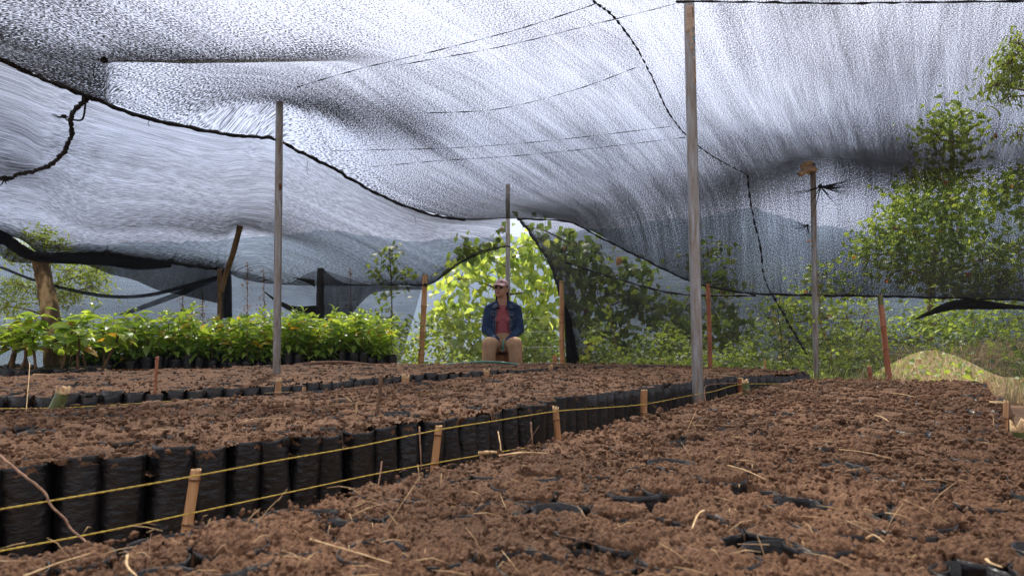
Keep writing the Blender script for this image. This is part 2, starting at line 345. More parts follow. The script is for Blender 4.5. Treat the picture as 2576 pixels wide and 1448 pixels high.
def inside(p, poly):
    x, y = p; c = False; n = len(poly)
    for i in range(n):
        x1, y1 = poly[i]; x2, y2 = poly[(i + 1) % n]
        if (y1 > y) != (y2 > y) and x < (x2 - x1) * (y - y1) / (y2 - y1) + x1: c = not c
    return c
def pdist(p, line):
    best = 9
    for (x1, y1), (x2, y2) in zip(line, line[1:]):
        dx, dy = x2 - x1, y2 - y1; t = max(0, min(1, ((p[0] - x1) * dx + (p[1] - y1) * dy) / (dx * dx + dy * dy)))
        best = min(best, math.hypot(p[0] - x1 - t * dx, p[1] - y1 - t * dy))
    return best
BAGD = .105; BAGH = .27
def offset_line(line, dist):
    L = np.array(line, float); tg = np.gradient(L, axis=0); tg /= np.linalg.norm(tg, axis=1)[:, None]
    return L + np.stack([-tg[:, 1], tg[:, 0]], -1) * dist
def along(line, step):
    L = np.array(line, float); seg = np.linalg.norm(np.diff(L, axis=0), axis=1); cum = np.concatenate([[0], np.cumsum(seg)])
    s = np.arange(0, cum[-1], step); return np.stack([np.interp(s, cum, L[:, 0]), np.interp(s, cum, L[:, 1])], -1)
def fill(name, poly, frontline=None):
    pts = []; ang = R(52); u = np.array([math.cos(ang), math.sin(ang)]); v = np.array([-u[1], u[0]])
    if frontline is not None:
        for k in range(34):
            ln = offset_line(frontline, BAGD * (.5 + k * .87)); row = along(ln, BAGD)
            if k % 2: row = row + (row[1] - row[0]) * .5
            for p in row:
                if inside(p, poly) and all((p[0] - q[0]) ** 2 + (p[1] - q[1]) ** 2 > (BAGD * .83) ** 2 for q, _ in pts[-160:]): pts.append((p, k == 0))
    else:
        for i in range(-90, 140):
            for j in range(-90, 140):
                p = (i + .5 * (j % 2)) * BAGD * u + j * BAGD * .866 * v
                if inside(p, poly): pts.append((p, False))
    return pts
bags = []
for nm, poly in BEDS:
    fl = MIDF if nm == 'mid' else ([tuple(a) for a in FARP[:8]] if nm == 'far' else NEARP[1:7])
    if nm == 'near': fl = [(2.75, 5.7), (2.07, 4.75), (.85, 3.12), (.13, 2.07), (-.2, 1.6), (-.43, 1.28), (-.75, .97), (-1.35, .1), (-1.7, -.4)]
    for p, fr in fill(nm, poly, fl):
        x, y = p
        if y < .42: continue
        px = CX + F * x / y
        if px < -260 or px > 2840 or CX is None: continue
        edge = pdist((x, y), fl) < BAGD * .8 if nm != 'near' else pdist((x, y), poly) < BAGD * .8
        d = math.hypot(x, y)
        bags.append(dict(x=x + random.uniform(-.006, .006), y=y + random.uniform(-.006, .006), bed=nm, edge=edge, px=px, score=(2.2 if edge and nm != 'near' else 1) / d ** 2 * (0.2 if (px < -60 or px > 2640 or y < .75) else 1)))
bags.sort(key=lambda b: -b['score'])
print('bags', len(bags))
lowr = random.Random(4)
for b in bags:
    b['low'] = (lowr.random() < (.06 if b['bed'] == 'near' else .05)) and not b['edge']
LOW = np.array([[b['x'], b['y']] for b in bags if b['low']])
def near_low(X, Y, rad=BAGD * .62):
    out = np.zeros(np.shape(X))
    for x, y in LOW: out = np.maximum(out, np.clip(1 - (np.hypot(X - x, Y - y) / rad) ** 6, 0, 1))
    return out
def soil_dome(seed, nr, ntt, fine=True):
    Rm = BAGD / 2 * .985; r = np.linspace(0.02, 1, nr)[:, None] ** .8 * Rm; th = np.arange(ntt)[None, :] * 2 * math.pi / ntt
    X = r * np.cos(th); Y = r * np.sin(th); ox = seed * 1.37
    h = .008 * (1 - (r / Rm) ** 2) + .7 * crumb(X + ox, Y, .0135, seed) 
    h = h + .9 * crumb(X + ox, Y + 3, .0068, seed + 5) + (.9 * crumb(X + ox, Y + 5, .0036, seed + 9) if fine else 0)
    h = h + .014 * (fbm((X + ox) * 22, Y * 22, seed + 3, 2) - .4)
    h = h - .02 * np.clip((r / Rm - .9) / .1, 0, 1) ** 2
    Z = h - .010
    V = np.stack([X + 0 * Z, Y + 0 * Z, Z], -1).reshape(-1, 3); Q = grid_faces(nr, ntt, True)
    return V, Q
def sleeve(seed, nz, ntt, wr=1.0):
    z = np.linspace(0, BAGH - .002, nz)[:, None]; th = np.arange(ntt)[None, :] * 2 * math.pi / ntt
    rr = BAGD / 2 * (1.0 - .10 * np.clip(1 - z / .05, 0, 1) ** 2)
    rr = rr + wr * .0045 * (fbm(th * 1.3 + seed * 2.7, z * 9 + seed, seed + 2, 2) - .4) + wr * .0038 * (fbm(th * 3.0 + seed, z * 45 + seed * 3, seed, 3) - .45) + wr * .003 * (fbm(np.cos(th) * 2 + seed, np.sin(th) * 2 + z * 6, seed + 4, 3) - .45)
    rr = rr + 0.0022 * np.sin(th * 3 + seed) * np.clip((z - .2) / .07, 0, 1) 
    rim = .009 * (fbm(np.cos(th) * 1.6 + seed, np.sin(th) * 1.6, seed + 8, 3) - .45)
    Z = z + rim * np.clip((z - .2) / .07, 0, 1)
    V = np.stack([rr * np.cos(th), rr * np.sin(th), Z], -1)
    inn = V[-1:].copy(); inn[..., :2] *= .965; inn2 = inn.copy(); inn2[..., 2] -= .03
    V = np.concatenate([V, inn, inn2], 0); return V.reshape(-1, 3), grid_faces(nz + 2, ntt, True)
NV = 12
sleeves = [MB().add(*sleeve(i, 34, 48, 1.0 + .12 * (i % 4))).mesh('sleeve', M['plastic']) for i in range(NV)]
domes = [MB().add(*soil_dome(i, 34, 150)).mesh('soil', M['soil']) for i in range(NV)]
lowS = [sleeve(i + 20, 6, 14, .6) for i in range(6)]; lowD = [soil_dome(i + 20, 7, 20, False) for i in range(8)]
midrow = sorted([b for b in bags[:300] if b['bed'] == 'mid' and b['edge'] and -20 < b['px'] < 1300], key=lambda b: b['px'])
ordn = ['first', 'second', 'third', 'fourth', 'fifth', 'sixth', 'seventh', 'eighth', 'ninth', 'tenth']
for i, b in enumerate(midrow[:10]): b['ord'] = ordn[i]
rest = MB(); protoB = {}
LAB = {('near', 0): 'black plastic bag brimming with crumbly brown soil in the near right bed',
       ('near', 1): 'black plastic bag of brown soil along the edge of the near right bed',
       ('mid', 0): 'black plastic bag brimming with brown soil inside the middle bed behind the twine',
       ('mid', 1): 'tall black plastic bag of brown soil in the middle bed row facing the aisle',
       ('far', 0): 'black plastic bag brimming with brown soil inside the far bed',
       ('far', 1): 'black plastic bag of brown soil in the front row of the far bed'}
for i, b in enumerate(bags):
    r = random.Random(i * 31 + 5); hz = r.gauss(0, .0045); rim = r.choice([-.008, -.006, -.005, -.004, -.002, .001, .004, .009])
    if b['edge']: rim = r.uniform(-.002, .006); hz *= 1.4
    rz = r.uniform(0, 6.28); sc_ = r.uniform(.97, 1.05)
    if b['edge'] and b['bed'] == 'mid': hz += .008 * math.sin(b['x'] * 5)
    if i < 300:
        v = r.randrange(NV)
        if v not in protoB:
            e = empty('grow_bag', (0, 0, 0), 'x', 'grow bag'); link('sleeve', sleeves[v], e); link('soil', domes[v], e); protoB[v] = e; o = e
        else: o = copy_tree(protoB[v])
        o.location = (b['x'], b['y'], hz); o.rotation_euler = (r.gauss(0, .04), r.gauss(0, .04), rz); o.scale = (sc_, sc_, 1)
        lab = LAB[(b['bed'], int(b['edge']))]
        grp = {'near': 'soil bags of the near right bed', 'mid': 'soil bags of the middle bed', 'far': 'soil bags of the far bed'}[b['bed']] + (' edge' if b['edge'] else '')
        if 'ord' in b: lab = b['ord'] + ' bag from the left in the middle bed row facing the aisle'
        tag(o, lab, 'grow bag', grp)
        for ch in o.children:
            if ch.name.startswith('soil'): ch.location.z = BAGH - rim - (r.uniform(.014, .030) if b['low'] else 0)
    else:
        c, s = math.cos(rz), math.sin(rz)
        def pl(V, zo): 
            V = V * [sc_, sc_, 1]; return np.stack([V[:, 0] * c - V[:, 1] * s + b['x'], V[:, 0] * s + V[:, 1] * c + b['y'], V[:, 2] + zo + hz], -1)
        Vs, Qs = lowS[r.randrange(6)]; Vd, Qd = lowD[r.randrange(8)]
        rest.add(pl(Vs, 0), Qs, m=0); rest.add(pl(Vd, BAGH - rim - (.022 if b['low'] else 0)), Qd, m=1)
tag(rest.build('grow_bags', [M['plastic'], M['soil']]), 'many more black bags of brown soil packed in the three beds', 'grow bags', None, 'stuff')
# loose soil spilled over the rims
def in_poly_np(X, Y, poly):
    c = np.zeros(X.shape, bool); n = len(poly)
    for i in range(n):
        x1, y1 = poly[i]; x2, y2 = poly[(i + 1) % n]
        if y1 == y2: continue
        c ^= ((y1 > Y) != (y2 > Y)) & (X < (x2 - x1) * (Y - y1) / (y2 - y1) + x1)
    return c
def pdist_np(X, Y, line):
    best = np.full(X.shape, 9.)
    for (x1, y1), (x2, y2) in zip(line, line[1:]):
        dx, dy = x2 - x1, y2 - y1; t = np.clip(((X - x1) * dx + (Y - y1) * dy) / (dx * dx + dy * dy), 0, 1)
        best = np.minimum(best, np.hypot(X - x1 - t * dx, Y - y1 - t * dy))
    return best
fillmb = MB()
def spill(x0, x1, y0, y1, st, zo=0.0, mg=.045):
    xs = np.arange(x0, x1, st); ys = np.arange(y0, y1, st); X, Y = np.meshgrid(xs, ys)
    ok = np.zeros(X.shape, bool); Z = np.full(X.shape, 0.)
    for nm, poly in BEDS:
        pl = poly + [poly[0]]; inn = in_poly_np(X, Y, poly) & (pdist_np(X, Y, pl) > mg)
        ok |= inn
    m_ = fbm(X * 7, Y * 7, 40, 3); Z = BAGH - .007 + zo + .034 * (m_ - .40) + .8 * crumb(X, Y, .019, 77) * np.clip(fbm(X * 16, Y * 16, 81, 2) * 3 - 1.1, 0, 1) - .004 + (1.0 if st < .008 else 1.45) * crumb(X, Y, .0085 if st < .008 else .013, 50) - (0 if st < .008 else .005) + .8 * crumb(X, Y, .0048, 60) - .05 * np.clip(.42 - m_, 0, .1) / .1
    Z = Z - .06 * near_low(X, Y); px = CX + F * X / np.maximum(Y, .1); ok &= (px > -300) & (px < 2900)
    idx = -np.ones(X.shape, int); q = ok[:-1, :-1] & ok[1:, :-1] & ok[1:, 1:] & ok[:-1, 1:]
    use = np.zeros(X.shape, bool); use[:-1, :-1] |= q; use[1:, :-1] |= q; use[1:, 1:] |= q; use[:-1, 1:] |= q
    idx[use] = np.arange(use.sum()); a = idx[:-1, :-1][q]; b = idx[:-1, 1:][q]; c = idx[1:, 1:][q]; d = idx[1:, :-1][q]
    fillmb.add(np.stack([X[use], Y[use], Z[use]], -1), np.stack([a, b, c, d], -1))
spill(-1.6, 1.7, .6, 1.8, .0031, .002, .03); spill(-2.4, 2.4, 1.8, 2.6, .0052, .003, .025); spill(-4.5, 3.5, 2.6, 4.2, .0095, .0, .02); spill(-6.5, 4, 4.2, 7.3, .015, .002, .02)
tag(fillmb.build('loose_soil', M['soil']), 'crumbly brown soil spilled between the bags', 'soil', None, 'stuff')
# loose crumbs and clods
ico = bmesh.new(); bmesh.ops.create_icosphere(ico, subdivisions=1, radius=1); icoV = np.array([v.co for v in ico.verts]); icoF = np.array([[v.index for v in f.verts] for f in ico.faces]); ico.free()
cr = MB(); cnt = 0; r = RNG
for nm, poly in BEDS:
    P_ = np.array(poly); lo, hi = P_.min(0), P_.max(0)
    N = {'near': 110000, 'mid': 90000, 'far': 30000}[nm]
    q = r.uniform(lo, hi, (N, 2)); keep = in_poly_np(q[:, 0], q[:, 1], poly); q = q[keep]
    d = np.hypot(q[:, 0], q[:, 1]); px = CX + F * q[:, 0] / np.maximum(q[:, 1], .1)
    k2 = (r.uniform(0, 1, len(q)) < np.clip(2.2 / d, 0, 1)) & (px > -150) & (px < 2750) & (q[:, 1] > .6); k2 &= near_low(q[:, 0], q[:, 1], BAGD * .6) < .3; q = q[k2]
    n = len(q); sz = (.0014 + .0078 * r.uniform(0, 1, n) ** 4) * np.clip(d[k2] / 1.6, .8, 1.6)
    zz = BAGH + .004 + .5 * sz + r.uniform(-.006, .006, n)
    sc3 = sz[:, None, None] * r.uniform(.6, 1.25, (n, 12, 1)) * r.uniform(.7, 1.2, (n, 1, 3))
    V = icoV[None] * sc3 + np.concatenate([q, zz[:, None]], 1)[:, None, :]
    T = icoF[None] + (np.arange(n) * 12)[:, None, None]
    cr.add(V.reshape(-1, 3), None, T.reshape(-1, 3)); cnt += n
print('crumbs', cnt)
tag(cr.build('soil_crumbs', M['soil'], smooth=False), 'loose crumbs and clods of brown soil over the beds', 'soil', None, 'stuff')

# ------------------------------------------------------------ shade nets
def net_surface(cols, sub=(7, 7), flut=.012, world_rows=None, seed=1, drop=0.0):
    """cols: list of (px, [(py, depth[, density]), ...]) -> grid of world points + density"""
    G = []; D = []
    for px, rows in cols:
        c = []; dd = []
        for e in rows:
            if len(e) == 4: p = P(e[0], e[1], e[2]); de = e[3]
            else: p = P(px, e[0], e[1]); de = e[2]
            c.append(p); dd.append(de)
        if world_rows:
            a = c[0]; c = [np.array([a[0] * 1.7, -3, 2.5]), np.array([a[0] * 1.35, .2, 2.45])] + c; dd = [dd[0], dd[0]] + dd
        G.append(c); D.append(dd)
    A = np.concatenate([np.array(G), np.array(D)[..., None]], -1).transpose(1, 0, 2)     # rows x cols x 4
    A = catmull(A, sub[0]); A = catmull(A.transpose(1, 0, 2), sub[1]).transpose(1, 0, 2)
    X, Y, Z, De = A[..., 0], A[..., 1], A[..., 2], A[..., 3]
    q = X * SP[0] + Y * SP[1]; s = X * SQ[0] + Y * SQ[1]
    Z = Z + flut * (fbm(q * 5, s * .8, seed, 3) - .45) * 2
    return np.stack([X, Y, Z], -1), np.clip(De, .0, 1.3), q, s
def pathlen(V):
    d = np.linalg.norm(np.diff(V, axis=0), axis=-1); return np.concatenate([np.zeros((1, V.shape[1])), np.cumsum(d, axis=0)], 0)
def net_object(name, V, D, U, W, material, label, group=None, parent=None):
    nr, nc = D.shape; mb = MB(); mb.add(V.reshape(-1, 3), grid_faces(nr, nc), a=D.reshape(-1))
    me = mb.mesh(name, material, True, 'dens'); uvl = me.uv_layers.new(name='weave')
    li = np.empty(len(me.loops), np.int32); me.loops.foreach_get('vertex_index', li)
    uvl.data.foreach_set('uv', np.stack([U.reshape(-1)[li], W.reshape(-1)[li]], -1).astype(np.float32).ravel())
    o = link(name, me, parent)
    if label: tag(o, label, 'shade net', group)
    return o
def rope(name, pts, rad, parent, m='blackcord', lump=.25, n=7, sub=8, tag_=None, twist=0):
    C = catmull([P(*p) for p in pts], sub); k = len(C)
    rr = rad * (1 + lump * np.sin(np.arange(k) * 2.1) + RNG.uniform(-lump, lump, k) * .6)
    mb = MB(); C = C + RNG.normal(0, rad * .25, C.shape)
    tube(mb, C, rr, n, jit=.15)
    if twist:
        t = np.arange(k) * .9; off = np.stack([np.cos(t), np.sin(t) * .3, np.sin(t)], -1) * rad * .9; tube(mb, C + off, rad * .55, 5)
    o = mb.build(name, M[m], parent)
    return o
R_ = [-120, 0]
roof = [  # density column also has the edge-on darkening of the sagging folds painted in
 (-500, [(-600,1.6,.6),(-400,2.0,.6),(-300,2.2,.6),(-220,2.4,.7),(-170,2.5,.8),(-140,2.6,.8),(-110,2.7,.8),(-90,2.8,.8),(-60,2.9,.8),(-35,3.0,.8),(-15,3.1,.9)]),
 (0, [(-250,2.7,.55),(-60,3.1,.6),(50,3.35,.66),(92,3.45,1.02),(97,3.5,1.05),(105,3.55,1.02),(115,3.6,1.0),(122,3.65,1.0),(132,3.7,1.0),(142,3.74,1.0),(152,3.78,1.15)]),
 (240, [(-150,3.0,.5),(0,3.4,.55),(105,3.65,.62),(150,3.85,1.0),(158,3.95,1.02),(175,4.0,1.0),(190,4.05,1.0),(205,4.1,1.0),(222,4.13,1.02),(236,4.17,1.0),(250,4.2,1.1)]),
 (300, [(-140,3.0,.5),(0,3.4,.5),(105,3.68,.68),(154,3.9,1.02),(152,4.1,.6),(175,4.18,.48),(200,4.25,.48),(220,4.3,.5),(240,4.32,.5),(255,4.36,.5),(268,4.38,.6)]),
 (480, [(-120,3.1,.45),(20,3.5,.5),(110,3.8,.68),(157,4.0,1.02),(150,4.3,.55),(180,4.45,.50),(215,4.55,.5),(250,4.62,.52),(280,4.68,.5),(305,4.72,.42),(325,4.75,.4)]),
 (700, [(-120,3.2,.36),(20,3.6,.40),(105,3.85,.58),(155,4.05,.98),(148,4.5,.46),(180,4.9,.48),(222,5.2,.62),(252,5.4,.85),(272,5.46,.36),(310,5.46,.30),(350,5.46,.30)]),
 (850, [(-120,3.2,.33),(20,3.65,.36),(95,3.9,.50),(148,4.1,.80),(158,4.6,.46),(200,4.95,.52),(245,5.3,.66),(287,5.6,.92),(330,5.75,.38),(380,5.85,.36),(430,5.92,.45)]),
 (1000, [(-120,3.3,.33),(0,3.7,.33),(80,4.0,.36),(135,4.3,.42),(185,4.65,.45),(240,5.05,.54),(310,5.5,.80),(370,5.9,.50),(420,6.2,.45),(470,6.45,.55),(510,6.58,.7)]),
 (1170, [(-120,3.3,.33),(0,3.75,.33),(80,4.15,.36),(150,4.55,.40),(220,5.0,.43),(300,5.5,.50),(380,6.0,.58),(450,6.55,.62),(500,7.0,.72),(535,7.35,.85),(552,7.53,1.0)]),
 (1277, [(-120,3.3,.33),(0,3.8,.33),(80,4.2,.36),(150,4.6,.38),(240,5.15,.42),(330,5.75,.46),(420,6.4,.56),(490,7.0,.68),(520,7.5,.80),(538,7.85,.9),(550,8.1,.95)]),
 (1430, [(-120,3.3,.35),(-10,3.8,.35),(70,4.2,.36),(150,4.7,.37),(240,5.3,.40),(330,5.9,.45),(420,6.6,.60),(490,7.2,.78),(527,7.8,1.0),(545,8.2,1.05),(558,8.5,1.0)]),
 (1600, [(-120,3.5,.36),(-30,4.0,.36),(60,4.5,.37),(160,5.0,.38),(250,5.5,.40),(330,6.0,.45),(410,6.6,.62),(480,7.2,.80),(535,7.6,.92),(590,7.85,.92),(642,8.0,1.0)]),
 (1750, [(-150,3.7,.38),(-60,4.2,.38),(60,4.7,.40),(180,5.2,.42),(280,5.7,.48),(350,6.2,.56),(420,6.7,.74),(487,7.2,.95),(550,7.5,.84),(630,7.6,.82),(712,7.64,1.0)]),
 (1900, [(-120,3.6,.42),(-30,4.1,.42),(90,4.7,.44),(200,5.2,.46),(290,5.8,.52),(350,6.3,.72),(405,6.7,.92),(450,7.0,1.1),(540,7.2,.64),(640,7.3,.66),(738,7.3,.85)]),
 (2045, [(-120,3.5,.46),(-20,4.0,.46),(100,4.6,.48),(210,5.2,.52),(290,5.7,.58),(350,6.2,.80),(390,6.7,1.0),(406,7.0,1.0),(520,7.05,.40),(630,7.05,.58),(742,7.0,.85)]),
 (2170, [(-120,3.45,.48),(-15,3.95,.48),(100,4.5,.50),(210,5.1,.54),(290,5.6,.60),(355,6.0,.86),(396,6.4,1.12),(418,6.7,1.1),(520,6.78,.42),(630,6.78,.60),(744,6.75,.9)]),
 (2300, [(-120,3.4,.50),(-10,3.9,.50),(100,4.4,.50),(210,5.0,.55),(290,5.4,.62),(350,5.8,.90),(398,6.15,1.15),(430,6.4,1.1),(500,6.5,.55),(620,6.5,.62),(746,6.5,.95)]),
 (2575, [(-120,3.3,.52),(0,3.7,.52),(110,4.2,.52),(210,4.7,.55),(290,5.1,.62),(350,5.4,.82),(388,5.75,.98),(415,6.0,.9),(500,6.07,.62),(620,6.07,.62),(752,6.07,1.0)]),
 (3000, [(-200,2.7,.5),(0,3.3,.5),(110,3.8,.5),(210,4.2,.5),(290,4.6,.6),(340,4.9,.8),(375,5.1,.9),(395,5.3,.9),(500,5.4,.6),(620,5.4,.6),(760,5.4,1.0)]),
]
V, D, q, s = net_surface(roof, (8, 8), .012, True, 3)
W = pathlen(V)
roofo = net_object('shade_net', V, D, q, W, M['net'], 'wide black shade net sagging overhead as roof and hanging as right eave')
s1 = [(-250,60,3.4),(0,152,3.78),(110,198,3.98),(220,243,4.17),(350,290,4.45),(500,325,4.8),(600,342,5.1),(690,350,5.44),(760,385,5.65),(850,430,5.92),(930,478,6.25),(1000,510,6.58),(1100,544,7.1),(1170,552,7.53)]
rope('seam_cord', s1, .0135, roofo, lump=.18, twist=1)
s2 = [(1450,-60,3.6),(1490,0,3.82),(1545,45,4.05),(1600,120,4.45),(1640,195,4.85),(1680,280,5.4),(1730,345,6.0),(1800,398,6.5),(1880,440,6.93)]
rope('seam_cord', s2, .0055, roofo, lump=.6, sub=14)
s3 = [(1880,440,6.9),(1886,500,7.1),(1897,560,7.2),(1912,620,7.25),(1920,690,7.28),(1938,735,7.3)]
rope('seam_cord', s3, .007, roofo, lump=.7)
rope('hem', [(1300,550,8.2),(1430,558,8.46),(1510,598,8.25),(1600,642,7.97),(1680,682,7.8),(1750,712,7.62),(1830,730,7.45),(1900,738,7.3),(2045,742,7.0),(2170,744,6.75),(2300,747,6.48),(2440,750,6.27),(2575,753,6.05),(2800,757,5.7)], .011, roofo, lump=.3)
rope('hem', [(1700,4,3.95),(1900,6,4.1),(2100,9,4.0),(2300,7,3.9),(2575,3,3.7)], .006, roofo, lump=.4)
for pts in ([(1500,10,3.85),(1300,75,4.15),(1090,130,4.35),(900,175,4.6),(740,222,5.15)], [(1740,0,4.4),(1500,60,4.15),(1250,120,4.4),(1000,165,4.5)],
            [(1730,345,6.0),(1500,372,6.1),(1300,392,6.15),(1100,405,6.2),(930,420,6.15)], [(1690,318,5.75),(1400,352,5.95),(1150,372,5.9),(900,378,5.8),(830,380,5.83)],
            [(1600,170,4.8),(1450,225,5.1),(1250,275,5.3),(1050,285,5.3)]):
    rope('drawn_thread', pts, .0022, roofo, lump=.8, n=5)

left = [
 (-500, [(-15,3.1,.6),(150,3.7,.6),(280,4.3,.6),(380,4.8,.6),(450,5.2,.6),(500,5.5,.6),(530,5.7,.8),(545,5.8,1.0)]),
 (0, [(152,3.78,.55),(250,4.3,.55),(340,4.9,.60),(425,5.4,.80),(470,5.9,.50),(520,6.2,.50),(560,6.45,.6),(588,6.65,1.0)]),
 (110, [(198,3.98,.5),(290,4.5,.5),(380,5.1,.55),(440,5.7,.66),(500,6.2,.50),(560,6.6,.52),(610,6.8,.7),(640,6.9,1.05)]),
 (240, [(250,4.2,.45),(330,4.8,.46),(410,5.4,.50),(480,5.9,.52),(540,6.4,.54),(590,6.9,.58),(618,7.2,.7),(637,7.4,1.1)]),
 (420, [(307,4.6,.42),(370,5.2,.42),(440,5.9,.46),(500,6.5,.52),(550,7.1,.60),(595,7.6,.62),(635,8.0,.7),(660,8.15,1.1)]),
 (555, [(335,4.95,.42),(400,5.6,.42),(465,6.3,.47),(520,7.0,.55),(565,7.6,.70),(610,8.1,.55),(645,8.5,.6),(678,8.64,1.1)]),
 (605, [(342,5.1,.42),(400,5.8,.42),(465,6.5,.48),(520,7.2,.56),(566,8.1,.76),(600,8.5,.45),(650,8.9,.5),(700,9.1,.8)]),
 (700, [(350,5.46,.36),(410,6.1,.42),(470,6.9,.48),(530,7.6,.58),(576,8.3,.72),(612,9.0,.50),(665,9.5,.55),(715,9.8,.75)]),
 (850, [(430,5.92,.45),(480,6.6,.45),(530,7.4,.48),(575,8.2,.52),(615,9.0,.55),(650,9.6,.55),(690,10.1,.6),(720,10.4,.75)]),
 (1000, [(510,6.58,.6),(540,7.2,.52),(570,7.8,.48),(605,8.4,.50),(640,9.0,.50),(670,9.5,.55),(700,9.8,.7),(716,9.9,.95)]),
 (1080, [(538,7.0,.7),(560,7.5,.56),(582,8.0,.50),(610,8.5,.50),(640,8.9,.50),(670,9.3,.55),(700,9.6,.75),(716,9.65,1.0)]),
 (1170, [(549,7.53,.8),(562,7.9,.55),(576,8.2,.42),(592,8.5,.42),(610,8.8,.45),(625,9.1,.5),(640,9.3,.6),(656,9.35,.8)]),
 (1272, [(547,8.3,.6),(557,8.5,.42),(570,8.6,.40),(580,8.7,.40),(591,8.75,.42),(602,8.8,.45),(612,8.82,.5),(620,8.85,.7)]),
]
V, D, q, s = net_surface(left, (9, 8), .012, False, 9); W = pathlen(V)
lefto = net_object('shade_net', V, D, q, W, M['netleft'], 'black shade net sloping down on the left between seam cord and posts')
rope('hem', [(-200,575,6.2),(0,588,6.62),(60,625,6.8),(110,642,6.88),(180,640,7.15),(270,637,7.5),(350,650,7.85),(430,660,8.15),(500,670,8.4),(562,677,8.62)], .02, lefto, lump=.4, twist=1)
rope('hem', [(1272,620,8.83),(1220,630,9.05),(1170,652,9.33),(1120,686,9.5),(1085,712,9.63),(1040,716,9.75),(960,716,10.0)], .010, lefto, lump=.3)
rope('seam_cord', [(222,245,4.17),(200,265,4.22),(178,300,4.45),(182,335,4.62),(170,365,4.8),(150,395,5.0),(120,418,5.2),(85,432,5.3),(50,438,5.38),(10,450,5.5),(-60,455,5.5),(-150,460,5.3)], .014, lefto, lump=.4, twist=1)

# fence nets ---------------------------------------------------------------
def fence_net(label, cols, seed, material='netfine', flut=.02, sub=(6, 6), add=.0):
    G = []; Dn = []
    for c in cols: G.append([P(*e[:3]) for e in c]); Dn.append([e[3] + add for e in c])
    A = np.concatenate([np.array(G), np.array(Dn)[..., None]], -1).transpose(1, 0, 2)
    A = catmull(A, sub[0]); A = catmull(A.transpose(1, 0, 2), sub[1]).transpose(1, 0, 2)
    L = np.concatenate([np.zeros((A.shape[0], 1)), np.cumsum(np.linalg.norm(np.diff(A[..., :2], axis=1), axis=-1), axis=1)], 1)
    A[..., 1] += flut * 3 * (fbm(L * 3, A[..., 2] * 1.2, seed, 3) - .45)
    return net_object('shade_net', A[..., :3], np.clip(A[..., 3], 0, 1.3), A[..., 2] * 1.0 + 3, L, M[material], label)
def col(px0, px1, d, ytop, zbot, dens, n=6):
    yb = HOR + (CAMZ - zbot) * F / d
    return [(px0 + (px1 - px0) * t, ytop + (yb - ytop) * t, d, dens[min(int(t * len(dens)), len(dens) - 1)] if not callable(dens) else dens(t)) for t in np.linspace(0, 1, n)]
E = []
for px, px1, d, yt, de in [(-400,-400,5.7,540,.40),(0,0,6.8,592,.40),(110,110,7.05,642,.42),(300,300,7.75,640,.40),(555,555,8.8,675,.42),(640,640,9.3,690,.42),(720,720,9.9,712,.42),(805,805,10.6,680,.5),(930,925,10.3,716,.45),(1000,975,10.1,718,.45),(1062,1000,9.85,720,.5)]:
    E.append(col(px, px1, d, yt, .02, [de]))
left_fence = fence_net('light black fence net hung behind the seedlings on the left', E, 21)
yy = [0, .16, .33, .5, .66, .82, 1]
Dc = [[(1303,548,8.95,.5),(1345,600,8.9,.7),(1380,650,8.8,.8),(1403,710,8.7,.9),(1418,770,8.6,.95),(1434,850,8.6,.95),(1440,930,8.6,.95)],
      [(1335,552,8.9,.30),(1382,600,8.85,.36),(1425,650,8.75,.42),(1450,710,8.7,.62),(1462,770,8.65,.62),(1472,850,8.6,.55),(1480,930,8.6,.55)],
      [(1430,558,8.75,.32),(1450,600,8.75,.34),(1480,650,8.65,.38),(1500,705,8.6,.60),(1505,770,8.6,.56),(1510,850,8.5,.48),(1515,925,8.5,.5)]]
for px, d, yt, zb, de in [(1600,8.2,640,.1,.48),(1750,7.85,710,.12,.46),(1900,7.5,736,.15,.50),(2045,7.2,742,.2,.46),(2150,6.95,744,.08,.44),(2220,6.85,745,.24,.42),(2330,6.7,746,.42,.40),(2420,6.6,748,.34,.40),(2500,6.45,750,.20,.45),(2575,6.3,752,.18,.5),(2900,5.9,757,.25,.5)]:
    c = []
    for t in yy:
        yb = HOR + (CAMZ - zb) * F / d; y_ = yt + (yb - yt) * t
        c.append((px, y_, d, de + (.22 * math.exp(-((t - .42) / .2) ** 2) if px == 1600 else .1 * math.exp(-((t - .2) / .2) ** 2) if px == 1750 else 0)))
    Dc.append(c)
right_fence = fence_net('black fence net along the right side, lifted over the dry grass', Dc, 31, add=.13)
rope('edge_cord', [(1303,548,8.95),(1330,580,8.92),(1355,618,8.88),(1380,655,8.8),(1397,700,8.72),(1410,745,8.66),(1422,790,8.6),(1432,840,8.6),(1438,900,8.6)], .018, right_fence, lump=.35, twist=1)
rope('seam_cord', [(1938,735,7.4),(1965,780,7.4),(1990,825,7.4),(2010,860,7.4),(2030,893,7.4)], .009, right_fence, lump=.7)
rope('drawn_thread', [(1420,658,8.6),(1550,700,8.4),(1700,738,7.95),(1900,742,7.4)], .01, right_fence, lump=.5)
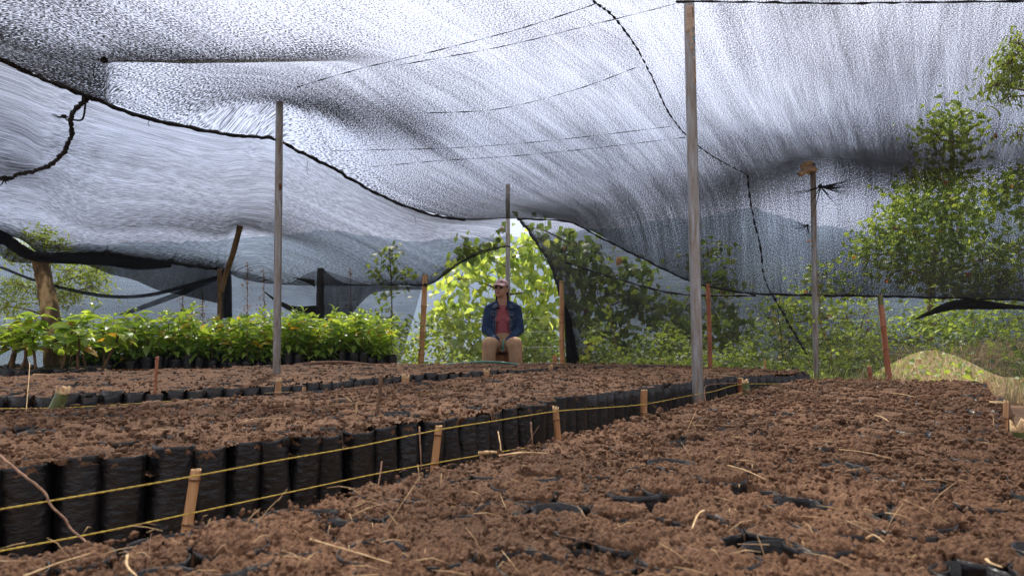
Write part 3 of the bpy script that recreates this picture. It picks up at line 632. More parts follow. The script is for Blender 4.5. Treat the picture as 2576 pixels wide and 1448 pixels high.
# dark gathered flaps (double or triple folded net) - thick folded cloth
def flap(label, outline, dens=1.0, th=.03, seed=0, material='netdark'):
    """outline: two lists of points (upper edge, lower edge) of equal length"""
    up, lo = outline; A = np.array([[P(*p) for p in up], [(P(*a) * .5 + P(*b) * .5) for a, b in zip(up, lo)], [P(*p) for p in lo]])
    A = catmull(A, 6); A = catmull(A.transpose(1, 0, 2), 7).transpose(1, 0, 2)
    nr, nc = A.shape[:2]; t = np.linspace(0, 1, nr)[:, None]; u = np.linspace(0, nc / 7, nc)[None, :]
    w_ = fbm(t * 3 + 0 * u, u * 2 + t, seed, 3) - .45
    F1 = A.copy(); F1[..., 1] -= th * (.5 + w_) * 1.0; F2 = A.copy(); F2[..., 1] += th * (.5 - w_)
    top = net_object('shade_net', F1, np.full((nr, nc), dens), u * .4 + 0 * t, t * .5 + 0 * u, M[material], label)
    net_object('back_fold', F2, np.full((nr, nc), dens * .9), u * .43 + 0 * t, t * .52 + 0 * u, M[material], None, parent=top)
    return top
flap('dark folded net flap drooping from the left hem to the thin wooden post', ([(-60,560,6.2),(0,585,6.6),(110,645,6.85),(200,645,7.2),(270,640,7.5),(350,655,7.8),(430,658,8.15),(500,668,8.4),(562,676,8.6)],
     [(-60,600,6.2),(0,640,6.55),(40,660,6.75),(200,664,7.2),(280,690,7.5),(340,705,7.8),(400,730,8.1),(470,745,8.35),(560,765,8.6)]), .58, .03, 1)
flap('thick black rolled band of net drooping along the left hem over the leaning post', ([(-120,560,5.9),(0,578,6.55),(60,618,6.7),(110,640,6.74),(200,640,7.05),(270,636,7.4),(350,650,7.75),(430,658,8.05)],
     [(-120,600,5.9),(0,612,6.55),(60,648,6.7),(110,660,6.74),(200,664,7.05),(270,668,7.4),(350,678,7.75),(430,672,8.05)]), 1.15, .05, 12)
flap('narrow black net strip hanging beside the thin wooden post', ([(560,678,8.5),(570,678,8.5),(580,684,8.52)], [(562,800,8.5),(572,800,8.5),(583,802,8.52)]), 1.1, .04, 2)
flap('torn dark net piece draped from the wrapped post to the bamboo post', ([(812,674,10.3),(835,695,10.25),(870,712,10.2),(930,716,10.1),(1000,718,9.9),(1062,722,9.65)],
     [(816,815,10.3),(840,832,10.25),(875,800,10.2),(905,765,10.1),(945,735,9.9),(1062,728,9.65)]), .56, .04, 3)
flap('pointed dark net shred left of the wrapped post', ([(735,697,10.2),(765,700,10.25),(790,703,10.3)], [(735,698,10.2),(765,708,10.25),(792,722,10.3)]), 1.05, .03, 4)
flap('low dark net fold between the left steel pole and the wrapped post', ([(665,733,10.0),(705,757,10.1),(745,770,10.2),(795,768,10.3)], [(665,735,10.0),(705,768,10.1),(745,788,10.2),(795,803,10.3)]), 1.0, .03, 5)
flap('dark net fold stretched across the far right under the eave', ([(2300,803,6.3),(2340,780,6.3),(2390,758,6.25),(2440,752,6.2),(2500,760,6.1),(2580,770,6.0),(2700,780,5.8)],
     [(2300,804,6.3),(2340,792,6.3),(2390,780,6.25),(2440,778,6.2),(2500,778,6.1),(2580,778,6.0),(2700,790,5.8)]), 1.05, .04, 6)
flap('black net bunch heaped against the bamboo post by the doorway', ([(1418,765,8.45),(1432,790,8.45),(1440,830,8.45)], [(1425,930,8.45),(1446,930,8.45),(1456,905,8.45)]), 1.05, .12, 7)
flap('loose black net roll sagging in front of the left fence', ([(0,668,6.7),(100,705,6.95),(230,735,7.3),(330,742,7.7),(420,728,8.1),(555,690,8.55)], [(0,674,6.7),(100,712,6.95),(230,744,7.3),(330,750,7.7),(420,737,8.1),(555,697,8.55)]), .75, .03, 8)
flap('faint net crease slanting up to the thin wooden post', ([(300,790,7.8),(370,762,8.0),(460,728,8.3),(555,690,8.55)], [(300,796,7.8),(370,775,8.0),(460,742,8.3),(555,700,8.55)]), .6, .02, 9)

# knots tied in the net
def knot(px, py, d, r, parent, spikes=10, ln=.25, right=True, seed=0):
    rg = random.Random(seed); mb = MB(); c = P(px, py, d)
    V = icoV * r * np.array([1, .8, 1]) * RNG.uniform(.7, 1.2, (12, 1)) + c; mb.add(V, None, icoF)
    for i in range(spikes):
        a = rg.uniform(-.35, .35) + (0 if right else math.pi) if rg.random() < .6 else rg.uniform(0, 6.28); l = ln * rg.uniform(.4, 1)
        e = c + np.array([math.cos(a) * l, rg.uniform(-.03, .03), math.sin(a) * l * .8]); m_ = (c + e) / 2 + np.array([0, 0, -.01])
        tube(mb, [c, m_, e], [r * .22, r * .14, .0012], 5)
    return mb.build('knot', M['blackcord'], parent)
knot(2064, 470, 6.85, .030, roofo, 22, .42, True, 1); knot(2030, 567, 7.0, .02, roofo, 12, .2, False, 2)
knot(160, 293, 4.4, .02, lefto, 8, .08, False, 3); knot(268, 633, 7.35, .03, lefto, 7, .14, True, 4); knot(428, 655, 8.05, .03, lefto, 9, .2, True, 5)
knot(12, 450, 5.4, .03, lefto, 6, .1, True, 6); knot(1070, 716, 9.5, .03, lefto, 8, .1, False, 7); knot(262, 150, 3.85, .025, roofo, 6, .06, False, 8)
def thread(pts, rad, parent, m='blackcord'):
    mb = MB(); tube(mb, catmull([P(*p) for p in pts], 5), rad, 5); return mb.build('hanging_thread', M[m], parent)
thread([(268,155,3.85),(272,185,3.86),(262,215,3.87),(265,250,3.87)], .0016, roofo); thread([(240,160,3.9),(235,185,3.9),(240,205,3.9)], .003, roofo)
thread([(380,298,4.5),(372,310,4.5),(376,318,4.5)], .002, roofo); thread([(774,405,5.7),(772,430,5.7),(776,442,5.7)], .002, roofo)
thread([(2064,480,6.85),(2070,510,6.85),(2066,540,6.85)], .002, roofo); thread([(1040,540,6.8),(1046,556,6.8),(1044,568,6.8)], .002, roofo)
# torn bits where a hole was drawn open beside the cord
for pts in ([(212,258,4.1),(190,275,4.1),(182,300,4.1)], [(215,258,4.1),(212,285,4.1),(205,302,4.1),(182,302,4.1)]):
    thread(pts, .006, lefto)

# ------------------------------------------------------------ steel poles
def steel_pole(px_b, py_t, d, r, label, px_t=None, ztop=None, group='galvanised steel poles holding up the net'):
    px_t = px_t if px_t is not None else px_b
    t = P(px_t, py_t, d) if ztop is None else np.array([gx(px_t, d), d, ztop]); b = P(px_b, HOR + CAMZ * F / d, d)
    b = np.array([b[0], d, 0]); e = empty('steel_pole', tuple(b), label, 'pole', group)
    k = 14; pts = [(t - b) * i / (k - 1) for i in range(k)]; mb = MB(); tube(mb, pts, r, 24); mb.build('tube', M['steel'], e)
    return e, t, b
pl_, tl, bl = steel_pole(695, 257, 5.42, .030, 'left steel pole with a rust spot, rising behind the soil beds', 703)
mb = MB(); c = np.array([.002, -.0295, P(700, 470, 5.4)[2]]); tube(mb, [c + [0, -.003, -.03], c + [0.003, -.006, 0], c + [-.002, -.003, .028]], [.006, .012, .005], 8, jit=.2); mb.build('rust_spot', noisemat('rust', [(.3, (.05, .02, .01)), (.7, (.2, .07, .03))], 60, .9, .5), pl_)
for zz in (350,):
    th = np.linspace(0, 2 * math.pi, 17); z0 = P(700, zz + 8, 5.4)[2]; mb = MB(); tube(mb, np.stack([.031 * np.cos(th), .031 * np.sin(th), z0 + 0 * th], -1), .002, 5); mb.build('tie_wire', M['wire'], pl_)
pr_, tr_, br_ = steel_pole(1757, -60, 4.3, .0345, 'tallest nearest steel pole with torn stickers, right of centre', 1731)
# keep it straight through both ends
pc_, tc_, bc_ = steel_pole(1277, 464, 8.75, .029, 'steel pole right behind the seated woman')
pf_, tf_, bf_ = steel_pole(2053, 412, 6.98, .029, 'far right steel pole with tan cloth wrapped on top', 2044)
# wires on poles
def ring(parent, z, r, m, x=0, rad=.003):
    th = np.linspace(0, 2 * math.pi, 17); mb = MB(); tube(mb, np.stack([x + r * np.cos(th), r * np.sin(th), z + .004 * np.sin(th * 2)], -1), rad, 5); mb.build('tie_wire', M[m], parent)
ring(pf_, P(2045, 606, 6.98)[2], .031, 'orange', -.024); ring(pf_, P(2045, 620, 6.98)[2], .031, 'wire', -.022); ring(pc_, P(1277, 620, 8.75)[2], .032, 'blackcord', 0, .008)
mb = MB(); c = np.array([-.037, 0, P(2044, 425, 6.98)[2]])          # cloth tied round the top
th = np.linspace(0, 4 * math.pi, 40); tube(mb, np.stack([c[0] + .036 * np.cos(th), .036 * np.sin(th), c[2] + np.linspace(-.03, .06, 40)], -1), .024 + .006 * np.sin(th * 3.7), 9, jit=.18)
tube(mb, [c + [-.01, -.04, -.02], c + [.05, -.06, -.01], c + [.085, -.06, -.025]], [.02, .032, .012], 8, jit=.25)
tube(mb, [c + [0, -.04, -.02], c + [-.05, -.055, -.045], c + [-.1, -.05, -.07]], [.02, .022, .03], 8, jit=.25)
tag(mb.build('cloth', M['tan_cloth'], None, loc=tuple(bf_)), 'tan cloth knotted round the top of the far right pole', 'cloth')
# stickers on the near pole: curved patches
def lean(z): return (tr_ - br_)[0] * z / (tr_ - br_)[2]
def sticker(name, y0, y1, a0, a1, m, seed, parent=pr_, r=.0353, jag=.12, loc=None):
    z0 = P(1740, y1, 4.3)[2]; z1 = P(1740, y0, 4.3)[2]; nr, nc = 14, 9
    rg = np.random.default_rng(seed); Z = np.linspace(z0, z1, nr); V = []
    for z in Z:
        aa = a0 + rg.uniform(-jag, jag); ab = a1 + rg.uniform(-jag, jag)
        for a in np.linspace(aa, ab, nc): V.append([lean(z) + r * math.sin(a), -r * math.cos(a), z + rg.uniform(-.0015, .0015)])
    o = MB().add(V, grid_faces(nr, nc)).build(name, m, parent)
    so_ = o.modifiers.new('t', 'SOLIDIFY'); so_.thickness = .0008; return o
st1 = sticker('sticker', 20, 85, -1.0, .8, M['paper'], 1)
st2 = sticker('sticker', 68, 130, -.2, 1.1, M['paper'], 2, jag=.08)
st3 = sticker('sticker', 148, 213, .35, 1.2, M['paper'], 3, jag=.2)
# blue artwork scraps on the middle sticker
rg = np.random.default_rng(5)
for k in range(9):
    yb = 72 + k * 6.2; a_ = rg.uniform(0, .7)
    o = sticker('printed_patch', yb, yb + rg.uniform(4, 9), a_, a_ + rg.uniform(.15, .4), M['blue_ink'] if k % 3 else M['ink'], 10 + k, r=.0364, jag=.09); o.parent = st2; o.modifiers.clear()
def text_on(txt, px_ang, z, size, parent, r=.0368, rot=90):
    cu = bpy.data.curves.new('lettering', 'FONT'); cu.body = txt; cu.size = size; cu.align_x = 'CENTER'; cu.align_y = 'CENTER'; cu.extrude = .0002
    tmp = bpy.data.objects.new('tmp', cu); COL.objects.link(tmp); dg = bpy.context.evaluated_depsgraph_get()
    me = bpy.data.meshes.new_from_object(tmp.evaluated_get(dg)); bpy.data.objects.remove(tmp)
    for v in me.vertices:
        x, y = v.co.x, v.co.y; a = px_ang - y / r   # letters run up the pole
        v.co = (lean(z + x) + r * math.sin(a), -r * math.cos(a), z + x)
    me.materials.clear(); me.materials.append(M['ink']); return link('lettering', me, parent)
text_on('ADVERTENCIA', .62, P(1740, 172, 4.3)[2], .016, st3)
zt = P(1740, 205, 4.3)[2]; mb = MB(); tri = []
for a, b in ((0, 1), (1, 2), (2, 0)):
    pts3 = [(.60, zt - .012), (.60, zt + .012), (1.0, zt)]
    L = [(pts3[a][0] + (pts3[b][0] - pts3[a][0]) * t, pts3[a][1] + (pts3[b][1] - pts3[a][1]) * t) for t in np.linspace(0, 1, 5)]
    tube(mb, [[lean(z_) + .0368 * math.sin(a_), -.0368 * math.cos(a_), z_] for a_, z_ in L], .001, 4)
mb.build('warning_triangle', M['ink'], st3)
mb = MB()
for k in range(16):                         # barcode
    z_ = P(1740, 24, 4.3)[2] - k * .0045; 
    tube(mb, [[lean(z_) + .0368 * math.sin(a_), -.0368 * math.cos(a_), z_] for a_ in (.3, .45, .6)], .0006 + .0008 * ((k * 7) % 3) / 2, 4)
mb.build('barcode', M['ink'], st1)
for k, tt in enumerate(('40 7 3/6', '2 21 x', '12/15')): text_on(tt, -.1 - .22 * k, P(1740, 45, 4.3)[2], .009, st1)

# ------------------------------------------------------------ bamboo posts and stakes
def bamboo(name, pb, pt, r, label, cat, mats=('bamboo', 'node_dark'), nodes=(.25, .55, .8), group=None, green_top=0, ragged=False, n=14, cut='cut_bamboo', splits=0):
    pb = np.array(pb, float); pt = np.array(pt, float); ax = pt - pb; L = np.linalg.norm(ax); e = empty(name, tuple(pb), label, cat, group)
    ts = sorted(set(list(np.linspace(0, 1, 16)) + [x for nd in nodes for x in (nd - .012, nd, nd + .012)])); mb = MB(); bow = RNG.uniform(-1, 1, 2) * r * .35
    rad = [r * (1 - .1 * t) * (1.13 if min([abs(t - nd) for nd in nodes] + [9]) < .003 else (1.04 if min([abs(t - nd) for nd in nodes] + [9]) < .013 else 1)) for t in ts]
    pts = [ax * t + np.array([bow[0], bow[1], 0]) * math.sin(math.pi * t) for t in ts]
    tube(mb, pts, rad, n, cap=False)
    rt = rad[-1]; th = np.arange(n) * 2 * math.pi / n; hz = (RNG.uniform(0, r * 1.2, n) if ragged else RNG.uniform(-.001, .001, n))
    o_ = pts[-1] + np.stack([rt * np.cos(th), rt * np.sin(th), hz], -1); i_ = pts[-1] + np.stack([rt * .72 * np.cos(th), rt * .72 * np.sin(th), hz * .8], -1); dn = i_ - [0, 0, .03]
    b_ = pts[-1] + np.stack([rt * np.cos(th), rt * np.sin(th), th * 0 - .004], -1)
    cutm = MB(); V = np.concatenate([b_, o_, i_, dn]); cutm.add(V, grid_faces(4, n, True)); cutm.add([pts[-1] - [0, 0, .03]] + list(dn), None, [[0, 1 + j, 1 + (j + 1) % n] for j in range(n)])
    mb.build('culm', M[mats[0]], e); cutm.build('cut_end', M[cut], e)
    for nd in nodes:
        c = ax * nd + np.array([bow[0], bow[1], 0]) * math.sin(math.pi * nd); m2 = MB(); tube(m2, [c - ax / L * .003, c + ax / L * .003], r * 1.12, n, cap=False); m2.build('node_ring', M[mats[1]], e)
    if green_top:
        k0 = ax * (1 - green_top); m3 = MB(); tube(m3, [k0 + (pts[-1] - k0) * t for t in (0, .5, .97)], rt * 1.02, n, cap=False); m3.build('green_section', M['green_bamboo'], e)
    return e
def gp(px, d, z=0): return np.array([gx(px, d), d, z])
GB = 'bamboo posts of the far side'
bamboo('bamboo_post', gp(1058, 9.55), P(1069, 690, 9.55), .042, 'thick orange bamboo post at the left side of the doorway', 'post', nodes=(.2, .42, .68, .9), group=GB)
bamboo('bamboo_post', gp(1415, 8.45), P(1413, 706, 8.45), .033, 'straw coloured bamboo post with green top right of the woman', 'post', nodes=(.2, .40, .58, .66), green_top=.2, group=GB)
bamboo('bamboo_post', gp(1783, 7.55), P(1780, 714, 7.55), .026, 'reddish bamboo post just right of the near steel pole', 'post', ('red_bamboo', 'node_dark'), (.15, .42, .62, .85), group=GB)
bamboo('bamboo_post', gp(2232, 6.6), P(2213, 742, 6.6), .027, 'slightly leaning reddish bamboo post at the far right', 'post', ('red_bamboo', 'node_dark'), (.2, .45, .68), green_top=.1, group=GB)
ring_ = None
def front_d(px): return np.interp(px, [CX + F * a / b for a, b in MIDF[2:]], [b for a, b in MIDF[2:]])
def stake(px, ytop, ybot, d, r, label, mats=('bamboo', 'node_dark'), ragged=False, px2=None, nodes=(.3, .8), name='bamboo_stake', cut='cut_bamboo', group='bamboo stakes around the beds'):
    t = P(px, ytop, d); px2 = px if px2 is None else px2; slope = (px2 - px) / max(ybot - ytop, 1); yg = HOR + CAMZ * F / d
    b = gp(px + slope * (yg - ytop), d); return bamboo(name, b, t, r, label, 'stake', mats, nodes, group, ragged=ragged, cut=cut)
stake(493, 1180, 1325, front_d(490) - .13, .014, 'bamboo stake holding twine at the left, nearest the camera', px2=482, nodes=(.45, .9))
stake(1104, 1070, 1175, front_d(1100) - .14, .014, 'leaning bamboo stake holding twine left of the frayed one', px2=1092, nodes=(.5, .88))
stake(1397, 1028, 1100, front_d(1400) - .14, .016, 'frayed bamboo stake holding twine, in the middle of the row', px2=1404, ragged=True)
stake(1620, 980, 1055, front_d(1620) - .14, .021, 'split bamboo stake holding twine left of the near steel pole', nodes=(.5,))
stake(1874, 962, 988, front_d(1874) - .3, .026, 'green bamboo stub with frayed top right of the near pole', ('green_bamboo', 'node_dark'), True)
stake(1862, 950, 975, front_d(1862) - .08, .022, 'brown weathered stake behind the green frayed stub', ('red_bamboo', 'node_dark'))
stake(158, 988, 1025, 2.98, .030, 'green bamboo stub with splayed top at the left', ('green_bamboo', 'node_dark'), True, px2=146, nodes=(.5,))
stake(701, 958, 990, 3.75, .018, 'splintered bamboo stub in front of the left pole', ragged=True)
stake(765, 973, 985, 3.9, .012, 'tiny round bamboo peg right of the splintered stub')
stake(1224, 934, 950, 5.15, .026, 'bamboo stub in front of the seated woman', ('bamboo', 'node_dark'), True)
stake(1385, 922, 938, 5.9, .022, 'cut bamboo stub right of the seated woman', ragged=True)
stake(1020, 950, 962, 4.75, .03, 'frayed bamboo butt at the far bed edge', ragged=True)
stake(1396, 893, 915, 8.2, .03, 'short stub at the foot of the straw coloured post')
stake(1923, 903, 935, 7.0, .011, 'thin pale peg in the weeds right of centre')
stake(2186, 922, 955, 5.9, .018, 'dark split stake left of the leaning reddish post', ('red_bamboo', 'node_dark'), True)
stake(2478, 958, 1003, 4.25, .016, 'pale bamboo stake at the far right corner of the near bed', nodes=(.7,), px2=2486)
stake(2530, 1012, 1080, 2.75, .010, 'sharp orange bamboo splinter at the right edge of the near bed', ('bamboo', 'node_dark'), True, px2=2522)
stake(2568, 1082, 1140, 2.22, .034, 'thick green bamboo stub at the right border of the photo', ('green_bamboo', 'node_dark'), True, nodes=(.55, .8))
stake(2512, 1010, 1030, 3.0, .04, 'wide low cut stump at the right bed edge', ('bark', 'node_dark'))
stake(46, 925, 950, 6.1, .022, 'orange stake in front of the potted cuttings')
stake(787, 908, 925, 7.3, .03, 'cut bamboo end beside the seedling rows')
# twines
def twine(label, pts, rad, m='yellow', group=None):
    C = catmull([P(*p) for p in pts], 24); k = len(C); t = np.arange(k) * 1.3; mb = MB()
    for ph in (0, math.pi): tube(mb, C + np.stack([np.cos(t + ph) * .3, np.sin(t + ph), np.cos(t + ph)], -1) * rad * .55, rad * .62, 5)
    return tag(mb.build('twine', M[m]), label, 'twine', group)
fd = lambda px, o=.15: float(front_d(px)) - o
twine('upper yellow twine stretched along the middle bed', [(-120,1300,fd(-120)+.02),(0,1280,fd(0)),(250,1238,fd(250)),(485,1197,fd(485,.16)),(700,1157,fd(700)),(900,1122,fd(900)),(1104,1080,fd(1104,.16)),(1250,1057,fd(1250)),(1397,1034,fd(1397,.165)),(1500,1026,fd(1500)),(1620,1016,fd(1620,.17)),(1720,997,fd(1720)),(1760,990,4.24),(1800,982,fd(1800)),(1862,966,fd(1862)),(1960,964,fd(1960)),(2030,957,fd(2030))], .0022)
twine('lower yellow twine stretched along the middle bed', [(-120,1410,fd(-120)+.02),(0,1385,fd(0)),(250,1338,fd(250)),(480,1290,fd(480,.16)),(700,1243,fd(700)),(940,1192,fd(940)),(1098,1163,fd(1098,.16)),(1250,1137,fd(1250)),(1400,1112,fd(1400,.165)),(1500,1090,fd(1500)),(1620,1050,fd(1620,.17)),(1740,1022,fd(1740)),(1870,985,fd(1870)),(1950,972,fd(1950))], .0022)
twine('faint yellow twine behind the green stub at the left', [(-60,1028,2.95),(0,1027,2.98),(150,1025,3.0),(330,1015,3.15),(500,1003,3.4)], .002)
twine('thin orange line in front of the seedling rows', [(60,935,6.3),(260,930,6.6),(420,928,6.9),(620,925,7.2),(800,920,7.4),(1010,912,7.6)], .002, 'orange')

# sticks and straws ---------------------------------------------------------
def stick(name, pts, rad, label, m='twig', cat='stick', group=None):
    C = catmull([P(*p) if not isinstance(p, np.ndarray) else p for p in pts], 5); k = len(C); mb = MB()
    C = C + RNG.normal(0, rad * .12, C.shape); tube(mb, C, np.linspace(rad, rad * .7, k), 7, jit=.1)
    return tag(mb.build(name, M[m]), label, cat, group)
stick('upright_stick', [(958,940,2.75),(955,985,2.75),(950,1030,2.74),(945,1085,2.73),(942,1130,2.73)], .0085, 'grey knobbly stick standing in the middle bed', 'bark')
stick('upright_stick', [(395,897,3.75),(393,930,3.75),(391,965,3.75),(389,990,3.75)], .009, 'brown stick standing in the far bed at left', 'red_bamboo')
stick('root', [(0,1145,1.60),(20,1163,1.56),(70,1203,1.52),(110,1235,1.50),(128,1270,1.49),(160,1300,1.48),(180,1330,1.47),(215,1360,1.45),(240,1388,1.43)], .0030, 'wavy brown root crossing both twines at the left', 'root')
stick('reed', [(75,912,3.7),(72,960,3.5),(66,1035,3.2)], .0022, 'thin pale reed leaning at the far left', 'straw')
stick('twig', [(960,1160,1.85),(955,1200,1.8),(940,1260,1.72),(930,1300,1.6)], .0024, 'thin reddish twig standing at the near bed edge')
stick('twig', [(1055,1073,2.25),(1056,1110,2.2),(1060,1180,2.15)], .003, 'dark curved twig against the bags left of a stake')
stick('twig', [(1253,1085,2.65),(1257,1110,2.6),(1262,1148,2.55)], .003, 'pale twig bent against the bags', 'straw')
stick('twig', [(1335,1062,2.75),(1338,1100,2.7),(1340,1125,2.7)], .004, 'short dark twig left of the frayed stake')
stick('twig', [(1775,1012,3.6),(1772,985,3.65),(1782,968,3.7),(1860,962,3.7)], .003, 'bent brown twig hooked in front of the near steel pole')
stick('twig', [(897,1010,2.6),(895,1040,2.6),(893,1070,2.6)], .004, 'flat yellow reed standing left of the knobbly stick', 'straw')
stick('twig', [(1113,1305,1.32),(1108,1345,1.22),(1100,1400,1.15)], .004, 'straw splinter standing in the near bed', 'straw')
stick('twig', [(1700,1195,1.62),(1698,1230,1.58)], .0025, 'short pale straw upright in the near bed', 'straw')
stick('twig', [(845,1300,1.32),(835,1340,1.27)], .003, 'small leaning straw at the near bed edge', 'straw')
def onbed(px, py, z=.285): d = (CAMZ - z) * F / (py - HOR); return P(px, py, d)
def lying(a, b, rad, label, m='straw', group=None, name='straw', bend=.01):
    A = onbed(*a); B = onbed(*b); mid = (A + B) / 2 + [0, 0, bend * .4]
    rad = rad * .48; C = catmull([A, mid * 1.0 + RNG.normal(0, .004, 3), B], 6); mb = MB(); tube(mb, C, np.linspace(rad, rad * .5, len(C)), 6, jit=.2)
    V = mb.v[0]; V[:, 2] = (V[:, 2] - np.mean(V[:, 2])) * .8 + np.mean(V[:, 2])
    return tag(mb.build(name, M[m]), label, 'straw', group)
lying((780,1355), (985,1415), .0032, 'long pale straw lying at bottom centre of the near bed')
lying((320,1395), (345,1448), .0045, 'thick curved pale straw at the bottom left corner', bend=.02)
lying((60,1448), (225,1392), .0035, 'long brown straw at the bottom left')
lying((1255,1146), (1375,1140), .008, 'peeling pale strip of bark on the near bed edge', bend=.012)
lying((1205,1140), (1250,1138), .016, 'light brown wood chunk on the near bed edge', 'cut_bamboo', name='wood_chunk', bend=0)
lying((600,1065), (690,1052), .004, 'flat tan blade lying across the middle bed')
lying((1830,1170), (1925,1205), .004, 'thin straw lying in the middle of the near bed')
lying((2110,1130), (2250,1155), .0035, 'long thin straw lying right of centre in the near bed')
lying((2200,1045), (2235,1060), .006, 'tan leaf blade lying on the upper right of the near bed')
lying((2180,1355), (2225,1365), .005, 'short pale chip at the lower right')
lying((2480,1405), (2520,1425), .0055, 'small yellowish chip in the bottom right corner')
lying((1770,1285), (1740,1330), .005, 'upright pinkish splinter lying near a gap in the near bed')
lying((950,1015), (650,1012), .002, 'fine fibre on the middle bed')
lying((2130,1310), (2195,1345), .006, 'weathered twig piece at the lower right', 'bark')
lying((735,985), (665,988), .004, 'pale blade flat behind the splintered stub')
lying((885,1010), (860,992), .003, 'small amber leaf stalk on the middle bed')
lying((2240,988), (2300,998), .006, 'curved pale husk near the far end of the near bed')
base = None
strp = MB()
for k in range(620):
    px = random.uniform(-20, 2590); py = 925 + 520 * random.random() ** 1.8
    A = onbed(px, py, .29); 
    if not any(inside((A[0], A[1]), p) for _, p in BEDS): continue
    a = random.uniform(0, 6.28); l = random.uniform(.01, .05) * (1 if random.random() < .85 else 1.8); up_ = random.choice([0, 0, 0, .3, .9]) * l
    B = A + np.array([math.cos(a) * l, math.sin(a) * l, up_]); tube(strp, [A, (A + B) / 2 + [0, 0, random.uniform(0, .006)], B], [.0005 + .0002 * A[1], .0004 + .0002 * A[1], .0003], 4, m=0 if random.random() < .55 else 1)
tag(strp.build('chaff', [M['straw'], M['twig']]), 'fine dry chaff and rootlets scattered over the soil', 'chaff', None, 'stuff')
# black plastic shreds poking out of the soil
shr = MB(); cand = [b for b in bags if b['px'] > -60 and b['px'] < 2640]; rr_ = random.Random(77)
for b in rr_.sample(cand, 300):
    a = rr_.uniform(3.4, 6.0) if rr_.random() < .7 else rr_.uniform(0, 6.28); sp = rr_.uniform(.7, 2.1); n_ = 12; V = []; hh0 = rr_.uniform(.001, .010); ph = rr_.uniform(0, 6)
    for i in range(n_):
        t = i / (n_ - 1); th = a + sp * (t - .5); rad = BAGD / 2 + .002 * math.sin(t * 9 + ph); e_ = math.sin(math.pi * t) ** .5; lean_ = .004 * math.sin(t * 5 + ph)
        cs, sn = math.cos(th), math.sin(th)
        V += [[b['x'] + rad * cs, b['y'] + rad * sn, BAGH - .02], [b['x'] + (rad + lean_) * cs, b['y'] + (rad + lean_) * sn, BAGH + .004 + hh0 * e_ * (1 + .35 * math.sin(t * 13 + ph))]]
    shr.add(V, [[2 * i, 2 * i + 1, 2 * i + 3, 2 * i + 2] for i in range(n_ - 1)])
so2 = tag(shr.build('bag_rims', M['plastic']), 'crumpled black plastic rims showing through the soil', 'plastic rims', None, 'stuff')
sm = so2.modifiers.new('t', 'SOLIDIFY'); sm.thickness = .0008
# hoses, cut canes
def pipe(name, pts, rad, m, label, cat):
    mb = MB(); tube(mb, catmull([P(*p) for p in pts], 8), rad, 10); return tag(mb.build(name, M[m]), label, cat)
pipe('garden_hose', [(1020,922,7.1),(1130,916,7.1),(1190,911,7.0),(1230,910,6.9),(1270,912,6.8),(1305,918,6.75),(1330,925,6.75)], .011, 'hose', 'dark green hose arching over the far bed before the woman', 'hose')
pipe('cane', [(250,948,6.0),(330,944,6.05),(430,938,6.2)], .022, 'bamboo', 'pale bamboo cane lying before the potted cuttings', 'cane')
pipe('cane', [(85,945,5.8),(150,946,5.8),(205,950,5.7)], .02, 'bamboo', 'short tan cane lying at the far left behind the beds', 'cane')
pipe('cane', [(740,918,7.0),(800,912,7.1),(870,911,7.2),(940,919,7.2)], .016, 'twig', 'brown cane lying below the seedling rows', 'cane')

# wooden posts
def wood_post(name, pts, rad, m, label, parts=()):
    mb = MB(); C = catmull([P(*p) if len(p) == 3 else np.array(p[:3]) for p in pts], 6); k = len(C); o0 = C[0].copy()
    e = empty(name, tuple(o0), label, 'post', None); tube(mb, C - o0, np.linspace(rad[0], rad[1], k) * (1 + RNG.uniform(-.06, .06, k)), 14, jit=.05); mb.build('trunk', M[m], e)
    return e
wood_post('wooden_post', [tuple(gp(150, 6.75)) + (0,), (135,860,6.78), (122,760,6.8), (108,690,6.82), (97,646,6.84)], (.098, .066), 'mottled', 'thick leaning post with peeling mottled bark at the left')
wood_post('wooden_post', [tuple(gp(553, 8.5)) + (0,), (553,800,8.5), (554,735,8.5), (553,676,8.5)], (.034, .032), 'bark', 'thin upright wooden post under the left hem')
wood_post('wooden_prop', [(556,735,8.4), (568,690,8.35), (585,640,8.2), (604,568,8.1)], (.03, .034), 'bark', 'slanted wooden prop lifting the left net')
wood_post('net_wrapped_post', [tuple(gp(808, 10.35)) + (0,), (806,830,10.35), (805,760,10.35), (806,674,10.35)], (.085, .05), 'blackcord', 'post wrapped in black net behind the seedlings')

